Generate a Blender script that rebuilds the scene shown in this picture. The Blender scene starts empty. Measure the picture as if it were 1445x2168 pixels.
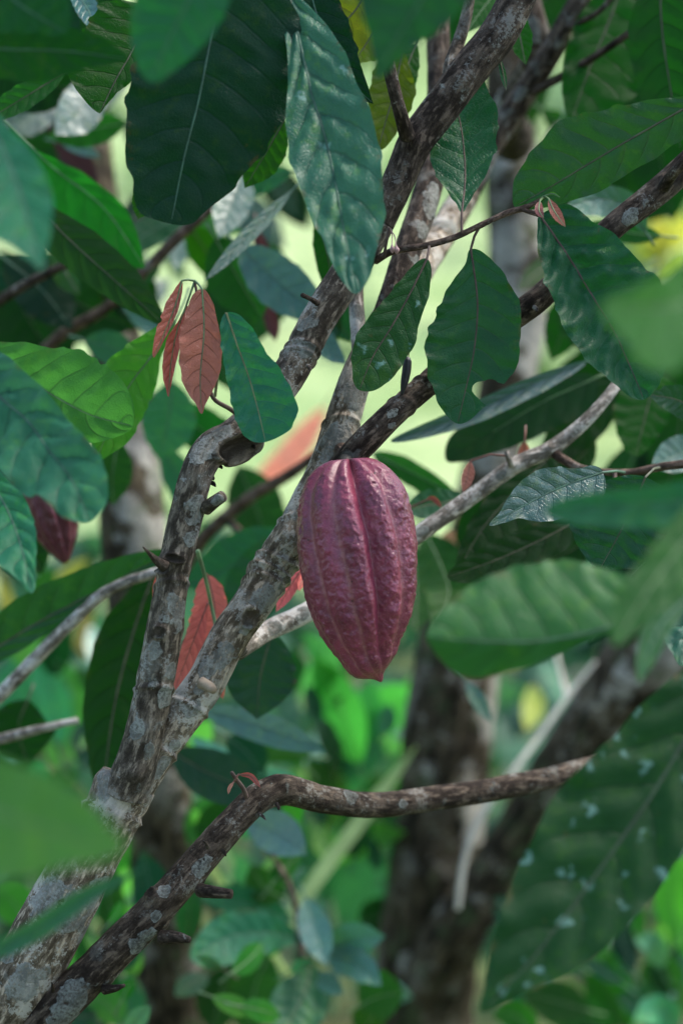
import bpy, math, random
import numpy as np
from mathutils import Matrix, Vector

# ------------------------------------------------------------------ camera, light, exposure
scene = bpy.context.scene
LENS, FOCUS = 85.7, 1.97
CAM = np.array([0.0, 0.0, 1.6]); PITCH = math.radians(-8)
SUN_EL, SUN_AZ = math.radians(58), math.radians(68)      # azimuth clockwise from the view direction (+Y)
EXPOSURE = 2.17

cam_d = bpy.data.cameras.new('camera'); cam = bpy.data.objects.new('camera', cam_d)
scene.collection.objects.link(cam); scene.camera = cam
cam.location = CAM; cam.rotation_euler = (math.radians(90)+PITCH, 0, 0)
cam_d.sensor_fit = 'VERTICAL'; cam_d.sensor_height = 36; cam_d.lens = LENS
cam_d.clip_start = 0.05; cam_d.clip_end = 2000
cam_d.dof.use_dof = True; cam_d.dof.focus_distance = FOCUS; cam_d.dof.aperture_fstop = 3.2

world = bpy.data.worlds.new('World'); scene.world = world; world.use_nodes = True
wn = world.node_tree; wn.nodes.clear()
wo = wn.nodes.new('ShaderNodeOutputWorld'); bg = wn.nodes.new('ShaderNodeBackground'); sky = wn.nodes.new('ShaderNodeTexSky')
sky.sky_type = 'NISHITA'; sky.sun_disc = False; sky.sun_elevation = SUN_EL; sky.sun_rotation = SUN_AZ
sky.air_density = 1.0; sky.dust_density = 2.2; sky.ozone_density = 1.0
bg.inputs[1].default_value = 0.12
wn.links.new(sky.outputs[0], bg.inputs[0]); wn.links.new(bg.outputs[0], wo.inputs[0])
sd = bpy.data.lights.new('sun', 'SUN'); sd.energy = 1.3; sd.angle = math.radians(14); sd.color = (1, .95, .86)
so = bpy.data.objects.new('sun', sd); scene.collection.objects.link(so)
so.rotation_euler = (math.radians(90)-SUN_EL, 0, math.pi - SUN_AZ)
scene.view_settings.view_transform = 'Standard'; scene.view_settings.look = 'None'
scene.view_settings.exposure = EXPOSURE; scene.view_settings.gamma = 1

# ------------------------------------------------------------------ geometry helpers
F = np.array([0, math.cos(PITCH), math.sin(PITCH)]); U = np.array([0, -math.sin(PITCH), math.cos(PITCH)]); R = np.array([1.0, 0, 0])
K = 36.0/LENS/2168
def sc(d): return d*K                                   # metres per photo pixel at depth d
def P(x, y, d): return CAM + F*d + R*(x-722.5)*K*d + U*(1084-y)*K*d
def proj(p):
    q = p-CAM; d = q@F
    return np.stack([722.5+(q@R)/(K*d), 1084-(q@U)/(K*d)], -1)
def unit(v): return v/np.maximum(np.linalg.norm(v, axis=-1, keepdims=True), 1e-9)

def vnoise(p, seed=0):
    p = np.asarray(p, float); i = np.floor(p).astype(np.int64); f = p-i; f = f*f*(3-2*f)
    def h(a, b, c):
        n = (a*374761393 + b*668265263 + c*2147483647 + seed*974634777) & 0x7fffffff
        n = ((n ^ (n >> 13))*1274126177) & 0x7fffffff
        n = ((n ^ (n >> 16))*668265263) & 0x7fffffff
        return ((n ^ (n >> 15)) & 0xffff)/65535.0
    r = 0
    for a in (0, 1):
        for b in (0, 1):
            for c in (0, 1):
                w = (f[..., 0] if a else 1-f[..., 0])*(f[..., 1] if b else 1-f[..., 1])*(f[..., 2] if c else 1-f[..., 2])
                r = r + w*h(i[..., 0]+a, i[..., 1]+b, i[..., 2]+c)
    return r*2-1
def fbm(p, seed=0, o=4):
    r, a = 0, 1.0
    for k in range(o): r = r + a*vnoise(p*(2.03**k), seed+k); a *= .5
    return r/1.8

def catmull(pts, n):
    """resample a polyline of any dimension smoothly, n samples evenly spaced by chord"""
    p = np.asarray(pts, float)
    if len(p) == 2: p = np.stack([p[0], (p[0]+p[1])/2, p[1]])
    L = np.concatenate([[0], np.cumsum(np.sqrt((np.diff(p[:, :2], axis=0)**2).sum(1))+1e-6)]); t = L/L[-1]
    m = np.zeros_like(p)
    for i in range(len(p)):
        a, b = max(i-1, 0), min(i+1, len(p)-1); m[i] = (p[b]-p[a])/(t[b]-t[a])
    s = np.linspace(0, 1, n); k = np.clip(np.searchsorted(t, s, side='right')-1, 0, len(p)-2)
    h = (t[k+1]-t[k])[:, None]; u = ((s-t[k])/(t[k+1]-t[k]))[:, None]
    return (2*u**3-3*u**2+1)*p[k] + (u**3-2*u**2+u)*h*m[k] + (-2*u**3+3*u**2)*p[k+1] + (u**3-u**2)*h*m[k+1]

def grid_faces(n, m, wrap):
    i, j = np.meshgrid(np.arange(n-1), np.arange(m if wrap else m-1), indexing='ij'); j2 = (j+1) % m
    return np.stack([i*m+j, i*m+j2, (i+1)*m+j2, (i+1)*m+j], -1).reshape(-1, 4)

def make(name, v, f, mat, parent=None, uv=None, attrs=None, extra=None):
    me = bpy.data.meshes.new(name)
    faces = f.tolist() if hasattr(f, 'tolist') else f
    if extra: faces = faces+extra
    me.from_pydata(v.tolist(), [], faces)
    me.polygons.foreach_set('use_smooth', np.ones(len(me.polygons), bool))
    if uv is not None:
        l = me.uv_layers.new(name='UVMap'); idx = np.empty(len(me.loops), np.int32); me.loops.foreach_get('vertex_index', idx)
        l.data.foreach_set('uv', uv[idx].astype(np.float32).ravel())
    for k, a in (attrs or {}).items():
        at = me.attributes.new(k, 'FLOAT', 'POINT'); at.data.foreach_set('value', a.astype(np.float32))
    me.materials.append(mat); me.update()
    o = bpy.data.objects.new(name, me); scene.collection.objects.link(o)
    if parent is not None: attach(o, parent)
    return o
def attach(o, parent):
    o.parent = parent
    if parent.type == 'EMPTY': o.matrix_parent_inverse = Matrix.Translation(-Vector(parent.location))
def thing(name, label, cat, loc, group=None):
    o = bpy.data.objects.new(name, None); scene.collection.objects.link(o)
    o.location = Vector([float(c) for c in loc]); o.empty_display_size = .05; o['label'] = label; o['category'] = cat
    if group: o['group'] = group
    return o

# ------------------------------------------------------------------ materials
class NT:
    def __init__(s, name):
        s.m = bpy.data.materials.new(name); s.m.use_nodes = True; s.t = s.m.node_tree; s.t.nodes.clear()
        s.out = s.t.nodes.new('ShaderNodeOutputMaterial')
    def n(s, typ, ins=None, **kw):
        x = s.t.nodes.new('ShaderNode'+typ)
        for k, v in kw.items(): setattr(x, k, v)
        for k, v in (ins or {}).items():
            if hasattr(v, 'is_linked') or isinstance(v, bpy.types.NodeSocket): s.t.links.new(v, x.inputs[k])
            else: x.inputs[k].default_value = v
        return x
    def math(s, op, a, b=0.0, c=0.0, clamp=False):
        x = s.n('Math', {0: a, 1: b, 2: c}, operation=op); x.use_clamp = clamp; return x.outputs[0]
    def mix(s, f, a, b, bt='MIX'):
        x = s.n('Mix', data_type='RGBA', blend_type=bt)
        for k, v in ((0, f), (6, a), (7, b)):
            if isinstance(v, bpy.types.NodeSocket): s.t.links.new(v, x.inputs[k])
            else: x.inputs[k].default_value = v if k == 0 else tuple(v)+((1,) if len(v) == 3 else ())
        return x.outputs[2]
    def ss(s, v, a, b, lo=0.0, hi=1.0):
        return s.n('MapRange', {0: v, 1: a, 2: b, 3: lo, 4: hi}, interpolation_type='SMOOTHSTEP').outputs[0]
    def noise(s, vec, scale, det=4, rough=.6): return s.n('TexNoise', {'Vector': vec, 'Scale': scale, 'Detail': det, 'Roughness': rough}).outputs[0]
    def bump(s, h, st, dist): return s.n('Bump', {'Height': h, 'Strength': st, 'Distance': dist}).outputs[0]

NV = 8.0                                                 # side veins along the leaf
def leaf_material(name, base, trans, tmix, rough, vein, vmix=.55, spots=0.0, blotch=None, spec=.5, yellow=.32):
    t = NT(name); uv = t.n('UVMap').outputs[0]; co = t.n('TexCoord').outputs['Object']
    s = t.n('SeparateXYZ', {0: uv}); tt, v = s.outputs[0], s.outputs[1]
    av = t.math('ABSOLUTE', v)
    off = t.math('MULTIPLY', t.math('GREATER_THAN', v, 0.0), .35)
    ph = t.math('ADD', t.math('MULTIPLY', t.math('SUBTRACT', tt, t.math('MULTIPLY', t.math('POWER', av, 1.5), .15)), NV), off)
    ph = t.math('ADD', ph, t.math('MULTIPLY', t.math('SUBTRACT', t.noise(co, 30, 2), .5), .16))
    fr = t.math('ABSOLUTE', t.math('SUBTRACT', t.math('FRACT', ph), .5))          # 0 on the vein
    side = t.math('MULTIPLY', t.ss(fr, .015, .07, 1, 0), t.ss(av, .5, .98, 1, .12))
    mid = t.ss(av, .012, .045, 1, 0)
    fine = t.n('TexVoronoi', {'Vector': co, 'Scale': 330.0}, feature='DISTANCE_TO_EDGE').outputs[0]
    net = t.ss(fine, 0.0, .12, 1, 0)
    oi = t.n('ObjectInfo')
    n1 = t.noise(co, 22, 4); n2 = t.noise(co, 120, 3)
    c = t.mix(t.ss(n1, .35, .7), base, tuple(x*y for x, y in zip(base, (1.5, 1.28, 1.1))))
    c = t.mix(t.math('MULTIPLY', t.ss(t.math('ADD', t.math('MULTIPLY', n2, .6), t.math('MULTIPLY', n1, .45)), .54, .66), yellow*2), c, (base[0]*2.6+.012, base[1]*1.7+.012, base[2]*.7))
    c = t.mix(t.math('MULTIPLY', net, .14), c, vein)
    c = t.mix(t.math('MULTIPLY', side, vmix), c, vein)
    c = t.mix(t.math('MULTIPLY', mid, min(1, vmix*1.5)), c, vein)
    c = t.mix(1.0, c, oi.outputs['Color'], 'MULTIPLY')
    brown = t.math('MAXIMUM', t.math('MULTIPLY', t.ss(av, .80, 1.0), t.ss(t.noise(co, 48, 4, .7), .55, .64)), t.math('MULTIPLY', t.ss(t.noise(co, 105, 3, .6), .70, .74), .8))
    c = t.mix(t.math('MULTIPLY', brown, .7), c, (.075, .048, .016))
    if blotch: c = t.mix(t.ss(t.noise(co, 34, 5, .7), .55, .63), c, blotch)
    hi = None
    if spots:
        vo = t.n('TexVoronoi', {'Vector': t.mix(.02, co, t.n('TexNoise', {'Vector': co, 'Scale': 110.0, 'Detail': 3.0}).outputs[1]), 'Scale': 62.0, 'Randomness': 1.0})
        sp = t.math('MULTIPLY', t.ss(t.math('ADD', vo.outputs['Distance'], t.math('MULTIPLY', n2, .6)), .40, .60, 1, 0),
                    t.math('GREATER_THAN', t.math('ADD', t.n('SeparateColor', {0: vo.outputs['Color']}).outputs[0], t.math('MULTIPLY', n1, .5)), 1.25-spots))
        c = t.mix(t.math('MULTIPLY', sp, .75), c, (.16, .30, .26))
    h = t.math('SUBTRACT', t.math('MULTIPLY', n2, .35), t.math('ADD', t.math('MULTIPLY', side, .8), t.math('MULTIPLY', net, .25)))
    nb = t.bump(h, .5, .0016)
    rg = t.math('ADD', rough-.06, t.math('MULTIPLY', n2, .16))
    b = t.n('BsdfPrincipled', {'Base Color': c, 'Roughness': rg, 'Specular IOR Level': spec, 'Normal': nb})
    tc = t.mix(1.0, t.mix(t.math('MULTIPLY', t.math('MAXIMUM', side, mid), .5), trans, tuple(x*.35 for x in trans)), oi.outputs['Color'], 'MULTIPLY')
    tr = t.n('BsdfTranslucent', {'Color': tc, 'Normal': nb})
    ms = t.n('MixShader', {0: tmix, 1: b.outputs[0], 2: tr.outputs[0]})
    t.t.links.new(ms.outputs[0], t.out.inputs[0]); return t.m

LM = dict(
    teal=leaf_material('leaf_teal', (.006, .052, .024), (.025, .17, .02), .24, .40, (.032, .095, .045), spec=.26),
    mint=leaf_material('leaf_mint', (.012, .090, .043), (.04, .24, .05), .26, .44, (.006, .045, .022), .55, spec=.24),
    mintspot=leaf_material('leaf_mint_spotted', (.020, .095, .060), (.05, .20, .05), .22, .42, (.010, .05, .030), .5, spots=.22, spec=.36),
    dark=leaf_material('leaf_dark', (.003, .032, .016), (.008, .09, .010), .2, .42, (.005, .042, .022), .4, spec=.14),
    spotted=leaf_material('leaf_spotted', (.008, .050, .012), (.03, .16, .012), .25, .48, (.03, .065, .025), .45, spots=.52, spec=.2),
    olive=leaf_material('leaf_olive', (.007, .050, .006), (.03, .22, .006), .5, .5, (.005, .018, .004), .6, yellow=.4, spec=.2),
    autumn=leaf_material('leaf_blotched', (.05, .075, .006), (.30, .34, .01), .5, .5, (.03, .03, .005), .5, blotch=(.03, .02, .008), yellow=.6, spec=.2),
    bright=leaf_material('leaf_bright', (.008, .11, .006), (.030, .26, .016), .55, .46, (.02, .10, .01), .35, spec=.2),
    lime=leaf_material('leaf_lime', (.045, .20, .022), (.12, .43, .05), .55, .42, (.12, .28, .05), .6, spec=.3),
    silver=leaf_material('leaf_silver', (.022, .090, .065), (.05, .20, .06), .15, .32, (.01, .06, .045), .5, spec=.7),
    red=leaf_material('leaf_red', (.27, .085, .066), (.55, .12, .06), .3, .36, (.10, .030, .020), .6, yellow=0, spec=.4),
    coral=leaf_material('leaf_coral', (.42, .105, .090), (.85, .20, .13), .45, .42, (.24, .055, .045), .5, yellow=0, spec=.3),
    yellow=leaf_material('leaf_yellow', (.40, .36, .05), (.6, .5, .06), .5, .5, (.3, .22, .03), .3),
    wine=leaf_material('leaf_wine', (.05, .014, .016), (.12, .02, .02), .3, .5, (.03, .01, .01), .3, yellow=0),
)

def bark_material(name, dark, mid, pale, amount, scale=1.0, lich=(.25, .255, .225), streak=1.0, moss=.0, ls=64, cl=.32):
    t = NT(name); co = t.n('TexCoord').outputs['Object']; uv = t.n('UVMap').outputs[0]
    st = t.n('Mapping', {'Vector': uv, 'Scale': (55*scale, 420*scale, 1)}).outputs[0]
    st2 = t.n('Mapping', {'Vector': uv, 'Scale': (70*scale, 620*scale, 1)}).outputs[0]
    a = t.noise(st, 1.0, 5, .65); a2 = t.noise(st2, 1.0, 3, .6)
    b = t.noise(co, 38*scale, 5, .62); g = t.noise(co, 420*scale, 4, .65); big = t.noise(co, 14*scale, 3)
    c = t.mix(t.ss(t.math('ADD', t.math('MULTIPLY', a, streak), t.math('MULTIPLY', t.math('SUBTRACT', b, .5), .9)), .36, .68), dark, mid)
    c = t.mix(t.math('MULTIPLY', t.ss(g, .5, .66), .5), c, tuple(x*.35 for x in dark))
    c = t.mix(t.math('MULTIPLY', t.ss(a2, .52, .66), .65), c, tuple(min(1, x*2.1) for x in mid))
    c = t.mix(t.math('MULTIPLY', t.ss(a2, .47, .36), .6), c, tuple(x*.5 for x in dark))
    m1 = t.math('MULTIPLY', t.ss(t.math('ADD', b, t.math('MULTIPLY', t.math('SUBTRACT', g, .5), .55)), .60-amount, .66-amount), t.ss(big, .36, .58, .35, 1))
    c = t.mix(t.math('MULTIPLY', m1, .8), c, pale)
    vo = t.n('TexVoronoi', {'Vector': t.mix(.03, co, t.n('TexNoise', {'Vector': co, 'Scale': 70.0*scale}).outputs[1]), 'Scale': 46.0*scale})
    r1 = t.n('SeparateColor', {0: vo.outputs['Color']}).outputs[0]
    blob = t.math('MULTIPLY', t.ss(t.math('ADD', vo.outputs['Distance'], t.math('MULTIPLY', t.math('SUBTRACT', g, .5), .5)), .26, .42, 1, 0), t.ss(r1, .78-amount*1.5, .98-amount))
    at = t.math('MINIMUM', t.n('Attribute', attribute_name='lichen').outputs['Fac'], cl)
    am = t.ss(t.math('ADD', at, t.math('MULTIPLY', t.math('SUBTRACT', t.noise(co, ls, 5, .68), .5), 1.25)), .12, .24)
    am = t.math('MAXIMUM', am, t.math('MULTIPLY', blob, .55))
    rim = t.math('MULTIPLY', t.ss(at, .2, .34, 1, 0), t.ss(at, .02, .2))
    lc = t.mix(t.ss(g, .38, .62), tuple(x*.62 for x in lich), lich); lc = t.mix(t.ss(t.noise(co, ls*.9, 4, .7), .38, .6), tuple(x*.42 for x in lich), lc); lc = t.mix(t.math('MULTIPLY', rim, .2), lc, (.4, .41, .39))
    c = t.mix(t.math('MULTIPLY', am, t.math('MULTIPLY', t.ss(t.noise(co, 420, 3), .34, .52, .5, .95), t.ss(a, .3, .5, .55, 1))), c, lc)
    if moss: c = t.mix(t.math('MULTIPLY', t.ss(t.noise(co, 26, 4), .52, .66), moss), c, (.05, .075, .03))
    cut = t.n('Attribute', attribute_name='cut').outputs['Fac']
    c = t.mix(t.math('MULTIPLY', cut, .85), c, tuple(x*.8 for x in dark))
    h = t.math('ADD', t.math('ADD', t.math('MULTIPLY', a, .9), t.math('MULTIPLY', g, .5)), t.math('ADD', t.math('MULTIPLY', am, .35), t.math('MULTIPLY', a2, .4)))
    nb = t.bump(h, .8, .0022)
    p = t.n('BsdfPrincipled', {'Base Color': c, 'Roughness': .85, 'Specular IOR Level': .12, 'Normal': nb})
    t.t.links.new(p.outputs[0], t.out.inputs[0]); return t.m
BK = dict(
    main=bark_material('bark_mottled', (.075, .056, .036), (.26, .21, .155), (.42, .40, .35), .085),
    stub=bark_material('bark_stub', (.040, .031, .022), (.15, .122, .092), (.30, .295, .265), .035),
    dark=bark_material('bark_dark', (.020, .014, .010), (.080, .060, .045), (.20, .19, .17), -.01),
    low=bark_material('bark_low', (.019, .013, .009), (.070, .053, .038), (.19, .18, .155), .01, lich=(.17, .18, .16)),
    grey=bark_material('bark_grey', (.13, .11, .088), (.34, .30, .26), (.52, .50, .46), .08),
    far=bark_material('bark_far', (.013, .010, .005), (.058, .046, .027), (.20, .185, .15), .02, .4, lich=(.40, .375, .31), moss=.55, ls=17, cl=.20),
    brown=bark_material('bark_brown', (.05, .033, .024), (.13, .088, .066), (.2, .17, .15), -.02),
)
def plain(name, col, rough=.6, var=.3, spec=.4, scale=60, tmix=0, trans=None):
    t = NT(name); co = t.n('TexCoord').outputs['Object']; n = t.noise(co, scale, 4)
    c = t.mix(t.ss(n, .35, .65), tuple(x*(1-var) for x in col), tuple(min(1, x*(1+var)) for x in col))
    p = t.n('BsdfPrincipled', {'Base Color': c, 'Roughness': rough, 'Specular IOR Level': spec, 'Normal': t.bump(t.noise(co, scale*5, 3), .3, .002)})
    o = p.outputs[0]
    if tmix: o = t.n('MixShader', {0: tmix, 1: o, 2: t.n('BsdfTranslucent', {'Color': tuple(trans)+(1,)}).outputs[0]}).outputs[0]
    t.t.links.new(o, t.out.inputs[0]); return t.m
M_TWIG = plain('twig_bark', (.075, .048, .036), .7)
M_STALK = plain('leaf_stalk_brown', (.07, .075, .04), .6)
M_GSTALK = plain('leaf_stalk_green', (.10, .17, .07), .5)
M_MSTALK = plain('leaf_stalk_mint', (.045, .11, .065), .5)
M_RSTALK = plain('leaf_stalk_red', (.15, .06, .04), .5)
M_BUD = plain('bud_pink', (.32, .19, .18), .5)
M_HUSK = plain('black_husk', (.012, .012, .014), .45, .5)
M_PALE = plain('dry_stalk', (.50, .46, .38), .6, .2, scale=20)
M_BLADE = plain('pale_blade', (.25, .36, .16), .5, .2, .4, 20, .4, (.45, .6, .2))

def pod_material(name, a, b, line):
    t = NT(name); co = t.n('TexCoord').outputs['Object']
    fu = t.n('Attribute', attribute_name='furrow').outputs['Fac']; rd = t.n('Attribute', attribute_name='ridge').outputs['Fac']
    n1 = t.noise(co, 34, 5, .6); n2 = t.noise(co, 900, 3, .6); n3 = t.noise(co, 160, 4, .6)
    c = t.mix(t.ss(n1, .34, .66), a, b)
    c = t.mix(t.math('MULTIPLY', t.ss(n3, .5, .7), .35), c, tuple(x*1.5 for x in b))
    c = t.mix(t.math('MULTIPLY', t.ss(n2, .58, .68), .45), c, (.42, .20, .17))
    c = t.mix(t.math('MULTIPLY', fu, t.ss(n3, .3, .62, .25, .75)), c, line)
    vo = t.n('TexVoronoi', {'Vector': co, 'Scale': 95.0})
    bl = t.math('MULTIPLY', t.ss(vo.outputs['Distance'], .06, .13, 1, 0), t.math('GREATER_THAN', t.n('SeparateColor', {0: vo.outputs['Color']}).outputs[1], .80))
    c = t.mix(t.math('MULTIPLY', bl, .8), c, (.02, .012, .012))
    h = t.math('ADD', t.math('MULTIPLY', n3, .8), t.math('MULTIPLY', n2, .2))
    p = t.n('BsdfPrincipled', {'Base Color': c, 'Roughness': t.math('ADD', .20, t.math('MULTIPLY', n3, .22)), 'Specular IOR Level': .5, 'Normal': t.bump(h, .75, .002)})
    t.t.links.new(p.outputs[0], t.out.inputs[0]); return t.m
M_POD = pod_material('pod_husk_maroon', (.118, .015, .037), (.215, .034, .064), (.42, .19, .17))
M_POD2 = pod_material('pod_husk_wine', (.075, .012, .024), (.10, .018, .032), (.10, .03, .03))

# ------------------------------------------------------------------ builders
def tube(name, pts, hw, mat, parent, seg=20, n=None, rough=.05, knots=(), rims=(), patches=(), rings=(), cap=True, freq=1.0, seed=0, attrs=True, cuts=()):
    """pts: (x, y, depth) in photo pixels; hw: half widths in photo pixels (one per point or one value)"""
    pts = np.asarray(pts, float)
    hw = np.full(len(pts), hw, float) if np.isscalar(hw) else np.asarray(hw, float)
    n = n or max(8, int(np.sqrt((np.diff(pts[:, :2], axis=0)**2).sum(1)).sum()/4))
    q = catmull(np.column_stack([pts, hw]), n)
    c = np.stack([P(*r[:3]) for r in q]); rad = np.maximum(q[:, 3], .4)*sc(q[:, 2])
    T = unit(np.gradient(c, axis=0)); A = np.zeros_like(c); a = np.cross(T[0], F); a = a/np.linalg.norm(a)
    for i in range(n): a = a-T[i]*(a@T[i]); a = a/np.linalg.norm(a); A[i] = a
    B = np.cross(T, A); th = np.linspace(0, 2*np.pi, seg, endpoint=False)
    D = A[:, None, :]*np.cos(th)[None, :, None] + B[:, None, :]*np.sin(th)[None, :, None]
    base = c[:, None, :] + D*rad[:, None, None]
    L = np.concatenate([[0], np.cumsum(np.linalg.norm(np.diff(c, axis=0), axis=1))])
    off = np.zeros((n, seg))
    if rough:
        nz = fbm(base*26*freq, seed+3, 3)*.9 + fbm(base*85*freq, seed+9, 3)*.45
        off += nz*rough*rad[:, None]
    lich = np.zeros((n, seg)); cut = np.zeros((n, seg))
    if len(cuts): bp = proj(base.reshape(-1, 3)).reshape(n, seg, 2); front = (D@F) < .25
    for x, y, a_, b_, an, h_ in cuts:
        ca, sa = math.cos(math.radians(an)), math.sin(math.radians(an)); ex_, ey_ = bp[..., 0]-x, bp[..., 1]-y; k = rad.mean()/q[:, 3].mean()
        e = np.sqrt(((ex_*ca+ey_*sa)/a_)**2+((-ex_*sa+ey_*ca)/b_)**2); e = np.where(front, e, 9)
        off += h_*k*np.exp(-((e-1.12)/.22)**2) - h_*k*1.1*np.clip(1-e*e*.8, 0, 1); cut = np.maximum(cut, np.clip((1.02-e)*6, 0, 1))
    def surf(x, y):
        i = int(np.argmin((q[:, 0]-x)**2+(q[:, 1]-y)**2)); w = np.hypot(q[i, 0]-x, q[i, 1]-y)
        r = q[i, 3]; h = math.sqrt(max(r*r-w*w, (.2*r)**2)); d = q[i, 2]-h*sc(q[i, 2])
        return P(x, y, d), sc(d)
    for x, y, r, h in knots:
        s, k = surf(x, y); dd = np.linalg.norm(base-s, axis=-1)/(r*k); off += h*k*np.exp(-dd**2*1.6)
    for x, y, r, h in rims:
        s, k = surf(x, y); dd = np.linalg.norm(base-s, axis=-1)/(r*k)
        off += h*k*np.exp(-((dd-1)/.28)**2) - h*k*.7*np.exp(-(dd/.6)**2); cut = np.maximum(cut, np.clip((.95-dd)*5, 0, 1))
    if len(patches): wob = 1+.55*fbm(base*75*freq, seed+40, 3)+.35*fbm(base*240*freq, seed+50, 2)
    for x, y, r in patches:
        s, k = surf(x, y); e = base-s; al = e@T[int(np.argmin((q[:, 0]-x)**2+(q[:, 1]-y)**2))]
        dd = np.sqrt(np.maximum((e**2).sum(-1)-al**2*.45, 0))/(r*k)*wob; lich = np.maximum(lich, np.clip(1.25-dd, 0, 1))
    for x, y in rings:
        i = int(np.argmin((q[:, 0]-x)**2+(q[:, 1]-y)**2))
        sk = (np.cos(th+1.0)*.006)[None, :]
        off += rad[i]*.10*np.exp(-((L[:, None]-L[i]+sk)/.0022)**2) - rad[i]*.05*np.exp(-((L[:, None]-L[i]-.004+sk)/.003)**2)
    v = (base + D*off[..., None]).reshape(-1, 3)
    uv = np.stack([np.repeat(L, seg), np.tile(th/(2*np.pi), n)*np.repeat(rad, seg)*2], -1)
    f = grid_faces(n, seg, True); ex = []
    if cap:
        v = np.vstack([v, c[0]-T[0]*rad[0]*.15, c[-1]+T[-1]*rad[-1]*.25]); b0, b1 = n*seg, n*seg+1
        uv = np.vstack([uv, [0, 0], [L[-1], 0]])
        for j in range(seg):
            ex.append([b0, (j+1) % seg, j]); ex.append([b1, (n-1)*seg+j, (n-1)*seg+(j+1) % seg])
        lich = np.append(lich.ravel(), [0, 0]); cut = np.append(cut.ravel(), [0, .6])
    return make(name, v, f, mat, parent, uv, dict(lichen=lich.ravel(), cut=cut.ravel()) if attrs else None, ex)

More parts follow.
